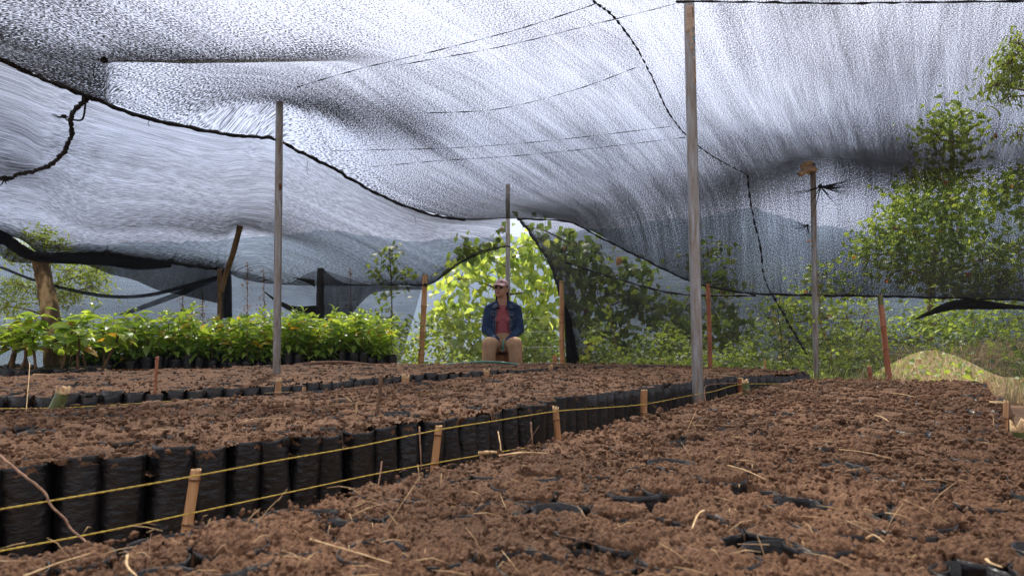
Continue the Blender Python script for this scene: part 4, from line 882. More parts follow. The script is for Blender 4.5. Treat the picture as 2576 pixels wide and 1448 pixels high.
# ------------------------------------------------------------ leaves
def leaf_template(kind):
    ts = np.array([0, .18, .42, .7, 1.]); 
    wd = {'heart': [.08, .36, .37, .23, .01], 'lance': [.04, .20, .25, .17, .01], 'round': [.1, .4, .5, .4, .08], 'slim': [.03, .1, .11, .08, .01], 'blade': [.02, .022, .018, .012, .002]}[kind]
    return ts, np.array(wd)
def leaves(mb, C, ax, nrm, L, kind='lance', droop=.25, fold=.15, hue=None, m=0):
    """C base points (n,3); ax direction; nrm approx up-normal; L lengths"""
    C = np.asarray(C, float); n = len(C)
    if n == 0: return
    ax = ax / (np.linalg.norm(ax, axis=1)[:, None] + 1e-9); sd = np.cross(ax, nrm); sd /= np.linalg.norm(sd, axis=1)[:, None] + 1e-9; nn = np.cross(sd, ax)
    ts, wd = leaf_template(kind); L = np.asarray(L)[:, None, None] * np.ones((n, 1, 1))
    V = []
    for i, t in enumerate(ts):
        for sgn in (-1, 0, 1):
            p = C[:, None, :] + L * (ax[:, None, :] * (t - .08 * t * t) + sd[:, None, :] * sgn * wd[i] + nn[:, None, :] * (fold * abs(sgn) * wd[i] * 1.2 - droop * t * t)); V.append(p)
    V = np.concatenate(V, 1)                   # n,15,3
    Qb = grid_faces(5, 3); Q = (Qb[None] + (np.arange(n) * 15)[:, None, None]).reshape(-1, 4)
    hue = RNG.uniform(0, 1, n) if hue is None else np.asarray(hue)
    mb.add(V.reshape(-1, 3), Q, m=m, a=np.repeat(hue, 15))
def rnd_dirs(n, up=0, rng=RNG):
    v = rng.normal(0, 1, (n, 3)); v[:, 2] = v[:, 2] * .5 + up; return v / np.linalg.norm(v, axis=1)[:, None]

# ---- potted seedlings
def seedling(seed, h, nl, ll, thick=.004, kind='lance'):
    rg = np.random.default_rng(seed); e = MB(); st = MB()
    topx, topy = rg.uniform(-.04, .04, 2); pts = np.array([[topx * t * t + .008 * math.sin(t * 6 + seed), topy * t * t, .0 + h * t] for t in np.linspace(0, 1, 7)])
    tube(st, pts, np.linspace(thick, thick * .45, 7), 6)
    C = []; A = []; L = []
    for i in range(nl):
        t = 1 - (i / nl) ** 1.15 * .9; a = i * 2.4 + rg.uniform(-.4, .4); el = .75 * t - .15 + rg.uniform(-.25, .25) if t < .97 else 1.1
        p = np.array([np.interp(t, np.linspace(0, 1, 7), pts[:, k]) for k in range(3)])
        d_ = np.array([math.cos(a) * math.cos(el), math.sin(a) * math.cos(el), math.sin(el)]); q_ = p + d_ * .018
        tube(st, [p, q_], [.0014, .001], 4, cap=False); C.append(q_); A.append(d_); L.append(ll * rg.uniform(.65, 1.15) * (1 if t < .97 else .6))
    C = np.array(C); A = np.array(A); nrm = np.tile([0, 0, 1.], (nl, 1)) + rg.normal(0, .25, (nl, 3))
    hue = rg.uniform(0, .8, nl) ** 1.0 * .9; hue[:max(3, nl // 4)] += .12; hue[rg.uniform(0, 1, nl) > .97] = 1
    leaves(e, C, A, nrm, L, kind, .50, .22, hue); return e.mesh('foliage', M['leaf'], True, 'hue'), st.mesh('stem', M['twig'])
def pot(seed, D, H):
    V, Q = sleeve(seed, 12, 20, 1.2); V = V * [D / BAGD, D / BAGD, H / BAGH]; mb = MB().add(V, Q, m=0)
    return mb.mesh('bag', M['plastic'])
def potsoil(D, H, seed):
    V, Q = soil_dome(seed, 7, 20, False); V = V * [D / BAGD, D / BAGD, 1]; V[:, 2] += H - .012; return MB().add(V, Q).mesh('soil', M['soil'])
def make_plant(name, label, cat, group, fol, stem, bag, soil, H):
    e = empty(name, (0, 0, 0), label, cat, group); link('bag', bag, e); link('soil', soil, e)
    s_ = link('stem', stem, e, (0, 0, H - .01)); f_ = link('foliage', fol, e, (0, 0, H - .01)); return e
GS = 'leafy seedlings in black bags'
protos = []
for i in range(9):
    h = .27 + .04 * (i % 4); f_, s_ = seedling(100 + i, h, 21 + 2 * (i % 4), .128 + .012 * (i % 3))
    protos.append(make_plant('potted_seedling', 'bright green leafy seedling in a black bag in the rows at left', 'seedling', GS, f_, s_, pot(i, .115, .30), potsoil(.115, .30, i), .30))
SEEDP = [(-4.35, 6.75), (-2.9, 7.35), (-1.45, 8.35), (-1.75, 9.5), (-2.6, 9.7), (-3.3, 8.6), (-4.75, 7.15)]
pts = []
u = np.array([.86, .51]); v = np.array([-.51, .86])
for i in range(-80, 90):
    for j in range(-10, 110):
        p = (i + .5 * (j % 2)) * .128 * u + j * .135 * v
        if inside(p, SEEDP): pts.append(p)
print('seedlings', len(pts))
random.shuffle(pts); pts = pts[:290]
for i, p in enumerate(pts):
    o = protos[i] if i < len(protos) else copy_tree(protos[random.randrange(9)])
    o.location = (p[0] + random.uniform(-.015, .015), p[1] + random.uniform(-.015, .015), .0); o.rotation_euler = (random.gauss(0, .03), random.gauss(0, .03), random.uniform(0, 6.28)); s_ = random.uniform(.85, 1.28); o.scale = (1, 1, s_)
# cuttings: bigger bags with thick pruned stems at the far left
def cutting(seed):
    rg = np.random.default_rng(seed); st = MB(); e = MB(); C = []; A = []; L = []
    h = rg.uniform(.24, .38); a0 = rg.uniform(0, 6.28); pts = [[0, 0, 0], [.02 * math.cos(a0), .02 * math.sin(a0), h * .4], [.01, -.01, h * .6], [.05 * math.cos(a0), .05 * math.sin(a0), h]]
    pts = catmull(pts, 3); tube(st, pts, np.linspace(.013, .008, len(pts)), 7, jit=.08)
    for k in range(3):
        b = pts[rg.integers(4, len(pts))]; a = rg.uniform(0, 6.28); l = rg.uniform(.08, .20); q_ = b + np.array([math.cos(a) * l * .55, math.sin(a) * l * .55, l]); tube(st, [b, (b + q_) / 2 + [0, 0, .01], q_], [.0045, .0035, .002], 5)
        for i in range(9):
            t = rg.uniform(.0, 1.05); p = b + (q_ - b) * t; an = rg.uniform(0, 6.28); el = rg.uniform(-.2, .6); d_ = np.array([math.cos(an) * math.cos(el), math.sin(an) * math.cos(el), math.sin(el)])
            C.append(p + d_ * .02); A.append(d_); L.append(rg.uniform(.09, .17))
    n = len(C); hue = rg.uniform(0, .9, n); hue[rg.uniform(0, 1, n) > .94] = 1; leaves(e, np.array(C), np.array(A), np.tile([0, 0, 1.], (n, 1)) + rg.normal(0, .3, (n, 3)), L, 'heart' if seed % 2 else 'lance', .4, .15, hue)
    return e.mesh('foliage', M['leaf'], True, 'hue'), st.mesh('stem', M['bark'])
protos = []
for i in range(7):
    f_, s_ = cutting(200 + i); protos.append(make_plant('potted_cutting', 'pruned cutting with thick bare stem in a large black bag at far left', 'cutting', 'thick stemmed cuttings in large black bags', f_, s_, pot(30 + i, .15, .28), potsoil(.15, .28, 30 + i), .28))
cpts = []
for px, d in [(20,6.0),(62,6.05),(105,6.1),(150,6.15),(197,6.2),(236,6.3),(-30,6.0),(-80,6.0),(0,6.25),(45,6.3),(90,6.35),(135,6.4),(180,6.5),(225,6.55),(-50,6.25),(20,6.55),(75,6.6),(160,6.75),(265,6.75),(210,6.85),(-60,6.6),(40,6.9),(250,7.0)]: cpts.append((gx(px, d), d))
for i, p in enumerate(cpts):
    o = protos[i] if i < len(protos) else copy_tree(protos[random.randrange(7)])
    o.location = (p[0], p[1], 0); o.rotation_euler = (random.gauss(0, .06), random.gauss(0, .06), random.uniform(0, 6.28))
    if i == 5: o.rotation_euler = (.1, .35, .4); tag(o, 'cutting in a slumped black bag leaning right at the end of its row')

# ---- trees and shrubs
def blob_points(blobs, rg):
    """blobs: (px,py,rx,ry in photo px, depth, depth spread m, n)"""
    out = []
    for px, py, rx, ry, d, rd, n in blobs:
        v = rg.normal(0, 1, (n, 3)); v /= np.linalg.norm(v, axis=1)[:, None]; v *= rg.uniform(.15, 1, (n, 1)) ** .45
        for a in v: out.append(P(px + a[0] * rx, py + a[2] * ry, d + a[1] * rd))
    return np.array(out)
def tree(name, label, cat, trunk, blobs, mats, kind, L, seed, per=7, spread=.22, droop=.4, hang=.0, trunk_r=.06, group=None, huef=None, branches=True, clump=1.0):
    rg = np.random.default_rng(seed); C0 = blob_points(blobs, rg); base_ = np.array(trunk[0], float); T = catmull([np.array(t, float) for t in trunk], 5)
    e = empty(name, tuple(base_), label, cat, group); wb = MB(); tube(wb, T - base_, np.linspace(trunk_r, trunk_r * .35, len(T)), 9, jit=.08)
    if branches:
        cs = np.array([P(b[0], b[1], b[4]) for b in blobs])
        for c in cs:
            k = np.argmin(np.linalg.norm(T - c, axis=1) + np.abs(T[:, 2] - c[2] + .3) * .3); s_ = T[k]; m_ = (s_ + c) / 2 + rg.normal(0, .06, 3) * np.linalg.norm(c - s_); pts = catmull([s_, m_, c], 4) - base_
            tube(wb, pts, np.linspace(trunk_r * .4, trunk_r * .12, len(pts)), 6)
        for p in C0[::max(1, len(C0) // 60)]:
            c = cs[np.argmin(np.linalg.norm(cs - p, axis=1))]; tube(wb, np.array([c, (c + p) / 2 + rg.normal(0, .03, 3), p]) - base_, [trunk_r * .13, trunk_r * .09, trunk_r * .04], 4)
    wb.build('trunk', M[mats[1]], e)
    n = len(C0) * per; C = np.repeat(C0, per, 0) + rg.normal(0, spread, (n, 3)) * [1, 1, .8] * clump; ax = rg.normal(0, 1, (n, 3)); ax[:, 2] = ax[:, 2] * .5 - hang
    nr = np.tile([0, 0, 1.], (n, 1)) + rg.normal(0, .5, (n, 3)); hb = np.repeat(rg.uniform(0, 1, len(C0)), per); hue = np.clip(.5 * hb + .5 * rg.uniform(0, 1, n), 0, .93)
    hue[rg.uniform(0, 1, n) > .995] = 1
    mb = MB(); leaves(mb, C - base_, ax, nr, rg.uniform(.6, 1.2, n) * L, kind, droop, .12, hue); mb.build('crown', M[mats[0]], e, attr='hue'); return e
tree('broadleaf_tree', 'bright backlit tree with large hanging leaves behind the seated woman', 'tree', [gp(1290, 10.8, -.6), gp(1288, 10.8, .4), P(1280, 740, 10.7), P(1275, 640, 10.6)],
     [(1310,640,55,45,10.6,.5,46),(1230,655,60,45,10.8,.5,38),(1160,700,60,50,10.7,.5,38),(1120,790,45,60,10.4,.4,34),(1180,800,60,60,10.4,.5,40),(1270,740,80,60,10.5,.5,44),(1350,720,50,60,10.4,.4,40),(1370,800,50,70,10.2,.4,44),(1290,830,80,60,10.2,.4,44),(1190,870,80,45,10.2,.4,32),(1340,880,70,35,10.0,.4,32),(1340,610,30,20,10.6,.3,10)],
     ('bigleaf', 'bark'), 'heart', .15, 1, 3, .13, .3, .9, .05)
tree('broadleaf_tree', 'shaded broadleaf tree behind the net right of the doorway', 'tree', [gp(1480, 11.5, -.8), gp(1480, 11.4, .5), P(1460, 700, 11.3), P(1450, 620, 11.2)],
     [(1350,570,16,18,10.9,.2,6),(1400,612,36,24,11,.3,20),(1450,610,30,22,11,.3,18),(1495,640,30,30,11,.3,18),(1420,670,55,40,11,.5,34),(1500,720,60,50,11,.5,34),(1560,700,50,45,11,.4,26),(1600,740,45,45,11,.4,22),(1480,800,70,60,10.8,.5,40),(1560,820,70,60,10.8,.5,36),(1610,680,26,16,11,.2,10)],
     ('darkleaf', 'bark'), 'heart', .16, 2, 3, .14, .3, .8, .06)
tree('broadleaf_tree', 'low leafy tree behind the net between the near pole and the weeds', 'tree', [gp(1680, 11.0, -.6), gp(1690, 11, .3), P(1700, 790, 11)],
     [(1660,780,70,50,10.8,.5,40),(1720,830,70,50,10.6,.5,40),(1800,790,60,50,10.8,.5,34),(1850,840,60,45,10.5,.5,30),(1680,860,70,35,10.4,.4,34),(1820,720,50,30,11,.4,20),(1780,640,60,30,11.8,.4,18)],
     ('darkleaf', 'bark'), 'round', .11, 3, 5, .16, .3, .5, .05)
tree('shade_tree', 'tall green tree rising behind the net at the right', 'tree', [gp(2335, 13.5, -1), gp(2335, 13.5, .3), P(2340, 760, 13.4), P(2350, 640, 13.3), P(2380, 520, 13.2), P(2395, 400, 13.2), P(2390, 310, 13.2)],
     [(2390,300,45,28,13,.4,34),(2350,335,32,24,13,.4,22),(2420,350,30,24,13,.4,20),(2330,455,50,30,13,.6,34),(2400,440,50,34,13,.6,34),(2280,510,60,36,13,.7,44),(2360,530,70,45,12.8,.8,60),(2440,520,50,40,13,.6,34),(2230,575,60,32,13,.6,40),(2310,600,75,40,12.8,.8,60),(2410,600,70,45,12.8,.8,50),(2180,640,50,32,13.2,.6,26),(2270,680,70,32,13,.6,36),(2380,690,80,36,12.8,.7,44),(2480,650,50,36,13,.6,26),(2460,740,70,34,12.8,.6,30)],
     ('treeleaf', 'palebark'), 'round', .10, 4, 7, .2, .35, .5, .09)
tree('shade_tree', 'tree at the right border with orange tinted leaves', 'tree', [gp(2700, 12, -1), gp(2690, 12, .6), P(2670, 560, 12), P(2640, 480, 12)],
     [(2560,470,45,22,11.8,.5,22),(2500,480,34,16,11.8,.4,14),(2570,540,30,18,11.8,.4,14),(2540,620,45,24,11.8,.5,18),(2520,710,60,28,11.8,.5,24),(2590,430,30,16,11.8,.4,14),(2640,560,50,50,12,.6,26)],
     ('treeleaf', 'bark'), 'round', .11, 5, 6, .2, .35, .5, .07)
tree('bushy_tree', 'loose bush seen through the net between the two right steel poles', 'bush', [gp(1960, 11.5, -1), gp(1960, 11.5, .2), P(1970, 780, 11.4)],
     [(1930,800,50,40,11,.5,20),(2000,770,60,36,11,.5,22),(2080,800,60,40,11,.5,24),(2120,740,60,30,11.4,.5,18),(1990,860,80,30,10.6,.5,26),(2120,860,70,36,10.6,.5,28),(2060,690,50,24,11.8,.4,12)],
     ('treeleaf', 'bark'), 'round', .095, 15, 6, .16, .3, .3, .04)
tree('bushy_tree', 'green bush behind the bank at the far right below the net eave', 'bush', [gp(2380, 10.8, -.6), gp(2380, 10.8, .2), P(2390, 800, 10.8)],
     [(2290,820,60,40,10.4,.5,30),(2370,800,60,40,10.6,.5,32),(2450,820,60,40,10.4,.5,34),(2540,820,60,44,10.2,.5,34),(2330,860,70,24,10,.4,26),(2440,860,70,30,10,.4,30),(2540,880,60,36,9.8,.4,30),(2620,840,50,60,10,.4,24),(2230,850,40,30,10.4,.4,16)],
     ('treeleaf', 'bark'), 'lance', .12, 16, 6, .15, .3, .1, .04)
tree('bushy_tree', 'thin shrub with reddish twigs right of the far right steel pole', 'bush', [gp(2160, 10, -.4), gp(2160, 10, .3), P(2165, 820, 10)],
     [(2130,800,40,30,9.6,.4,14),(2180,830,40,36,9.6,.4,18),(2130,870,50,30,9.4,.4,20),(2200,880,40,26,9.2,.4,16),(2180,780,30,20,9.8,.3,8)],
     ('treeleaf', 'node_dark'), 'lance', .07, 17, 6, .12, .3, .2, .025)
tree('overhanging_tree', 'tree whose yellow green branch hangs in at the top right', 'tree', [gp(2900, 9.5, -.2), gp(2880, 9.5, 1.5), P(2800, 200, 9.3), P(2720, 60, 9.2)],
     [(2560,110,26,30,9,.3,22),(2535,165,36,34,9,.3,30),(2565,180,34,40,9,.3,26),(2500,215,24,26,9,.3,18),(2530,245,18,20,9,.2,8),(2640,120,50,60,9,.4,30),(2560,340,20,18,9,.2,7)],
     ('fernleaf', 'bark'), 'slim', .11, 6, 9, .09, .3, .8, .06)
tree('feathery_tree', 'feathery green tree behind the mottled post at the left', 'tree', [gp(120, 9.4, -1), gp(125, 9.4, .4), P(130, 720, 9.4), P(110, 620, 9.4)],
     [(110,600,40,20,9.2,.3,22),(60,640,50,30,9.2,.4,26),(150,620,36,22,9.2,.3,18),(180,680,60,34,9.2,.4,34),(60,720,60,34,9.2,.4,32),(140,740,70,34,9.2,.4,36),(230,720,45,30,9.2,.4,24),(20,770,50,30,9.2,.4,20),(240,680,34,18,9.2,.3,14)],
     ('fernleaf', 'bark'), 'slim', .085, 7, 16, .085, .15, .25, .045)
tree('slender_sapling', 'slender sapling behind the net left of the doorway', 'tree', [gp(985, 11, -.6), gp(985, 11, .3), P(985, 740, 11), P(978, 620, 11)],
     [(975,640,22,26,11,.2,9),(1010,690,24,24,11,.2,9),(950,690,22,22,11,.2,8),(985,740,36,30,11,.3,14),(960,800,40,34,11,.3,16),(1010,830,34,40,11,.3,16),(1000,620,16,14,11,.2,4)],
     ('darkleaf', 'bark'), 'lance', .15, 8, 3, .09, .35, .4, .018)
tree('leafy_branch', 'leafy branch seen through the net above the doorway', 'branch', [P(1240, 640, 10.2), P(1200, 625, 10.1), P(1150, 620, 10)],
     [(1165,615,14,26,9.9,.15,7),(1190,640,18,16,9.9,.15,6),(1230,625,20,16,9.9,.15,6),(1150,655,14,16,9.9,.15,4),(1262,565,6,12,9.9,.1,2),(1260,600,10,14,9.9,.1,3)],
     ('darkleaf', 'bark'), 'heart', .14, 9, 3, .06, .3, .9, .012)
# dry stalks behind the left net
def stalk(px, ytop, d, seed, h=None, lab=''):
    rg = np.random.default_rng(seed); b = gp(px, d, -.3); t = P(px + rg.uniform(-4, 4), ytop, d); C = []; mb = MB(); wb = MB(); e = empty('dry_stalk', tuple(b), lab, 'dry weed', 'dry stalks behind the left net')
    tube(wb, catmull([b, (b + t) / 2 + [.02, 0, 0], t], 4) - b, .005, 5); wb.build('stem', M['twig'], e)
    n = 170; tt = rg.uniform(.45, 1, n); C = b + (t - b) * tt[:, None] + rg.normal(0, .06, (n, 3)) * (1.15 - tt)[:, None] * 1.6; leaves(mb, C - b, rnd_dirs(n, .4, rg), rnd_dirs(n, 1, rg), rg.uniform(.02, .05, n), 'lance', .2, .1, rg.uniform(0, .9, n)); mb.build('seed_heads', M['deadleaf'], e, attr='hue')
for k, (px, yt, d, lb) in enumerate([(458,720,9.6,'dry seedy stalk behind the net just left of the thin wooden post'),(510,735,9.8,'shorter dry stalk behind the net at the foot of the thin wooden post'),(620,660,10.4,'tall dry seedy stalk behind the net left of the left steel pole'),(665,675,10.5,'dry seedy stalk close to the left steel pole'),(880,680,11,'faint dry stalk behind the torn dark net piece')]): stalk(px, yt, d, 300 + k, lab=lb)
# undergrowth (uncountable) on the far side
ug = MB(); rg = np.random.default_rng(9); n = 15000
px = np.concatenate([rg.uniform(1440, 2700, 9000), rg.uniform(960, 1440, 3000), rg.uniform(1500, 2200, 3000)]); d = np.where(px < 1440, rg.uniform(9.3, 11, n), np.interp(px, [1440, 1750, 2045, 2300, 2700], [8.6, 8.0, 7.3, 6.9, 6.3]) + rg.uniform(-.2, 2.6, n))
hgt = (.16 + .75 * vnoise(px / 60, d * 2, 70) ** 1.6) * rg.uniform(0, 1, n) ** .8
d = np.where((px > 1440) & (hgt > .28), d + .6, d); X = gx(px, d); keep = ~((px > 2230) & (px < 2540) & (rg.uniform(0, 1, n) < .75)); C = np.stack([X, d, hgt], -1)[keep]; n2 = len(C)
hue = np.clip(vnoise(X[keep] * 2, d[keep] * 2, 80) * .7 + rg.uniform(0, .35, n2), 0, .93); hue[rg.uniform(0, 1, n2) > .99] = 1
leaves(ug, C, rnd_dirs(n2, .25, rg), rnd_dirs(n2, 1.2, rg), rg.uniform(.03, .085, n2), 'heart', .3, .15, hue)
tag(ug.build('undergrowth', M['weed'], attr='hue'), 'tangled green weeds and creepers along the far side', 'weeds', None, 'stuff')
gr = MB(); n = 26000; px = rg.uniform(1500, 2750, n); near_ = np.interp(px, [1440, 1750, 2045, 2100, 2200, 2575, 2750], [7.8, 7.2, 6.6, 6.1, 5.9, 5.6, 5.4]); d = near_ + rg.uniform(0, 1, n) ** 1.3 * 6
X = gx(px, d); z = .30 * np.exp(-((X - 7.2) / 2.6) ** 2 - ((d - 9.2) / 1.6) ** 2); keep = (px > 2100) | (rg.uniform(0, 1, n) < .45)
C = np.stack([X, d, z - .02], -1)[keep]; n2 = len(C); dirs = rg.normal(0, .35, (n2, 3)); dirs[:, 2] = 1
pxk = px[keep]; dry = (pxk > 2150) & (rg.uniform(0, 1, n2) < .72)
for sel, mi in ((dry, 0), (~dry, 1)):
    k = sel.sum(); leaves(gr, C[sel], dirs[sel], rg.normal(0, 1, (k, 3)), rg.uniform(.05, .30, k) * (.35 + 1.1 * vnoise(C[sel][:, 0] * 2.2, C[sel][:, 1] * 2.2, 91)), 'blade', .45, 0, rg.uniform(0, .9, k), m=mi)
M['grassleaf'] = leafmat('grass_blade', (.10, .13, .05), (.25, .29, .11), .4, .6)
tag(gr.build('grass', [M['drygrass'], M['grassleaf']], attr='hue'), 'dry and green grass on the bank at the far right', 'grass', None, 'stuff')
# creeper with yellow leaves on the right fence
def vine(label, pts, n, L, seed, m, kind='heart'):
    rg = np.random.default_rng(seed); T = catmull([P(*p) for p in pts], 6); b = T[0].copy(); e = empty('creeper', tuple(b), label, 'vine'); wb = MB(); tube(wb, T - b, .004, 5); wb.build('stem', M['twig'], e)
    C = T[rg.integers(0, len(T), n)] + rg.normal(0, .03, (n, 3)); ax = rg.normal(0, .5, (n, 3)); ax[:, 2] = -.8; mb = MB(); hue = rg.uniform(.3, .9, n); leaves(mb, C - b, ax, np.tile([0, -1., .3], (n, 1)) + rg.normal(0, .4, (n, 3)), rg.uniform(.7, 1.2, n) * L, kind, .2, .1, hue); mb.build('leaves', M[m], e, attr='hue')
yl = leafmat('yellow_creeper_leaf', (.16, .20, .05), (.32, .30, .10), .5, .5); M['yleaf'] = yl
vine('creeper with yellow heart leaves climbing the fence left of the far right pole', [(1968,900,7.7),(1966,860,7.7),(1960,815,7.7),(1956,780,7.7),(1960,755,7.7)], 16, .06, 400, 'yleaf')
vine('thin green creeper hanging behind the near steel pole', [(1560,900,8.1),(1545,850,8.1),(1535,790,8.1),(1525,770,8.1)], 26, .06, 401, 'weed')
vine('dark thin creeper beside the far right pole', [(2085,930,6.8),(2090,880,6.8),(2072,840,6.8),(2062,800,6.8),(2060,700,6.85)], 8, .05, 402, 'weed')
vine('low shaded creeper with drooping leaves right of the doorway', [(1450,915,8.4),(1470,880,8.4),(1490,860,8.4),(1500,850,8.4)], 22, .09, 403, 'bigleaf')
# wire fence with hexagonal mesh behind the woman
wf = empty('wire_fence', tuple(gp(1065, 9.6)), 'thin hexagonal wire fence and barbed strands across the doorway', 'fence'); o0 = gp(1065, 9.6); a_ = gp(1065, 9.55); b_ = gp(1415, 8.5); 
hx = MB(); L = np.linalg.norm(b_ - a_); du = (b_ - a_) / L; s_ = .045
for j in range(int(.78 / (s_ * .87))):
    z0 = .02 + j * s_ * .87
    pts = [a_ + du * (i * s_ * .5) + [0, 0, z0 + (s_ * .26 if (i + j) % 2 else 0)] for i in range(int(L / (s_ * .5)))]
    tube(hx, np.array(pts) - o0, .0007, 3, cap=False)
hx.build('wire_mesh', M['wire'], wf)
for k, z in enumerate((.80, .62, .42, .22)):
    mb = MB(); pts = [a_ * (1 - t) + b_ * t + [0, 0, z - .03 * math.sin(math.pi * t) + random.uniform(-.005, .005)] for t in np.linspace(0, 1, 30)]; tube(mb, np.array(pts) - o0, .0022, 5)
    for p in pts[::3]: tube(mb, np.array([p + [-.012, 0, -.012], p + [.012, 0, .012]]) - o0, .0014, 4)
    mb.build('barbed_strand', M['wire'], wf)

# ------------------------------------------------------------ the seated woman
def cap_(mb, a, b, ra, rb, n=20, sq=1.0, sqd=(0, 1, 0)):
    """tapered capsule; squashed along sqd by sq"""
    a = np.array(a, float); b = np.array(b, float); ax = b - a; L = np.linalg.norm(ax); ax = ax / (L + 1e-9)
    up = np.array([0, 0, 1.]) if abs(ax[2]) < .9 else np.array([0, 1., 0]); s_ = np.cross(ax, up); s_ /= np.linalg.norm(s_); u_ = np.cross(s_, ax); rings = []
    th = np.arange(n) * 2 * math.pi / n; cyl = np.cos(th)[:, None] * s_ + np.sin(th)[:, None] * u_
    for ph in np.linspace(-math.pi / 2 + .05, 0, 6): rings.append(a + ax * ra * math.sin(ph) + cyl * ra * math.cos(ph))
    for ph in np.linspace(0, math.pi / 2 - .05, 6): rings.append(b + ax * rb * math.sin(ph) + cyl * rb * math.cos(ph))
    V = np.concatenate(rings); c = (a + b) / 2; dq = np.array(sqd, float); off = (V - c) @ dq; V = V - np.outer(off * (1 - sq), dq)
    k = len(rings); mb.add(np.vstack([V, rings[0].mean(0), rings[-1].mean(0)]), grid_faces(k, n, True), [[k * n, (j + 1) % n, j] for j in range(n)] + [[k * n + 1, (k - 1) * n + j, (k - 1) * n + (j + 1) % n] for j in range(n)])
def ell(mb, c, r, rot=None, n=18):
    th = np.arange(n) * 2 * math.pi / n; rings = []
    for ph in np.linspace(-math.pi / 2 + .08, math.pi / 2 - .08, 11): rings.append(np.stack([np.cos(th) * math.cos(ph), np.sin(th) * math.cos(ph), np.full(n, math.sin(ph))], -1))
    V = np.concatenate(rings); V = np.vstack([V, [0, 0, -1], [0, 0, 1]]) * np.array(r)
    if rot is not None: V = V @ np.array(rot).T
    k = 11; mb.add(V + np.array(c), grid_faces(k, n, True), [[k * n, (j + 1) % n, j] for j in range(n)] + [[k * n + 1, (k - 1) * n + j, (k - 1) * n + (j + 1) % n] for j in range(n)])
def remesh(mb, name, m, parent, vox=.007, smooth=4, pre=None):
    o = mb.build(name, m, None); md = o.modifiers.new('r', 'REMESH'); md.mode = 'VOXEL'; md.voxel_size = vox; md.use_smooth_shade = True
    if smooth: s_ = o.modifiers.new('s', 'SMOOTH'); s_.factor = .5; s_.iterations = smooth
    dg = bpy.context.evaluated_depsgraph_get(); me = bpy.data.meshes.new_from_object(o.evaluated_get(dg)); old = o.data; o.modifiers.clear(); o.data = me; me.name = name; bpy.data.meshes.remove(old)
    me.materials.clear(); me.materials.append(m)
    for p in me.polygons: p.use_smooth = True; p.material_index = 0
    if parent is not None: o.parent = parent
    return o
M['skin'] = noisemat('skin', [(.3, (.42, .23, .155)), (.7, (.54, .32, .22))], 12, .5, .1, 200, spec=.4)
M['denim'] = noisemat('denim', [(.3, (.008, .020, .055)), (.55, (.017, .042, .10)), (.8, (.06, .10, .18))], 14, .85, .5, 90, dist=.006)
M['denim_seam'] = plain('denim_seam', (.16, .16, .19)); M['pink'] = noisemat('pink_shirt', [(.3, (.28, .07, .085)), (.7, (.38, .11, .125))], 8, .85, .5, 18, (1, 1, 2), dist=.02)
M['khaki'] = noisemat('khaki', [(.3, (.38, .23, .13)), (.7, (.53, .35, .21))], 7, .85, .6, 14, (1.5, 1, .6), dist=.03)
M['capc'] = plain('mauve_cap', (.52, .35, .37), .8); M['hair'] = noisemat('dark_hair', [(.3, (.012, .008, .006)), (.7, (.04, .025, .018))], 40, .4, .6, 80, (1, 1, .2)); M['lens'] = plain('lens', (.03, .025, .04), .15, .6); M['gold'] = plain('gold_frame', (.55, .38, .2), .35); M['lip'] = plain('lips', (.32, .10, .09)); M['teal'] = plain('teal_phone', (.05, .50, .45), .4); M['shoe'] = plain('shoe', (.07, .05, .04))
PX, PY_ = gx(1264, 7.6), 7.62
def W_(x, y, z): return np.array([x, y, z])          # local: x right in the photo, y away from the camera, z up
person = None
body = MB()
SH = .885
hips = W_(0, .03, .46); chest = W_(0, .03, .74)
# torso, neck
cap_(body, W_(0, .04, .47), W_(0, .03, .66), .125, .105, sq=.8); cap_(body, W_(0, .03, .66), W_(0, .02, .80), .115, .12, sq=.75)
cap_(body, W_(-.125, .03, .855), W_(.125, .03, .855), .05, .05); cap_(body, W_(0, .02, .87), W_(-.006, -.002, 1.0), .060, .053); cap_(body, W_(-.04, .03, .915), W_(-.15, .03, .865), .035, .035); cap_(body, W_(.04, .03, .915), W_(.15, .03, .865), .035, .035)
# head, turned to the photo's left and a little up
HC = W_(-.016, -.025, 1.088); hr = Euler((R(-7), R(3), R(-19))).to_matrix(); H = np.array(hr)
def hd(x, y, z): return HC + H @ np.array([x, y, z])
ell(body, HC, (.070, .088, .10), H); ell(body, hd(0, -.022, -.055), (.058, .064, .052), H); ell(body, hd(0, -.066, -.088), (.024, .018, .016), H)
cap_(body, hd(0, -.086, .008), hd(0, -.103, -.026), .008, .0125, 10); ell(body, hd(-.009, -.096, -.03), (.007, .007, .006), H); ell(body, hd(.009, -.096, -.03), (.007, .007, .006), H)
ell(body, hd(-.030, -.058, -.03), (.028, .022, .03), H); ell(body, hd(.030, -.058, -.03), (.028, .022, .03), H)
for s_ in (-1, 1): ell(body, hd(.071 * s_, .008, -.012), (.008, .018, .030), H)
ell(body, hd(0, -.080, -.055), (.024, .012, .012), H)
# arms and legs
SHL, SHR = W_(-.165, .03, .845), W_(.165, .03, .845); ELL, ELR = W_(-.186, -.03, .63), W_(.192, -.02, .625); WRL, WRR = W_(-.058, -.27, .505), W_(.062, -.27, .505)
for a, b, c in ((SHL, ELL, WRL), (SHR, ELR, WRR)): cap_(body, a, b, .046, .036); cap_(body, b, c, .035, .024)
HPL, HPR = W_(-.085, 0, .44), W_(.085, 0, .44); KNL, KNR = W_(-.135, -.44, .475), W_(.135, -.44, .475); ANL, ANR = W_(-.15, -.40, .09), W_(.155, -.40, .09)
for a, b, c in ((HPL, KNL, ANL), (HPR, KNR, ANR)): cap_(body, a, b, .078, .055); cap_(body, b, c, .052, .036)
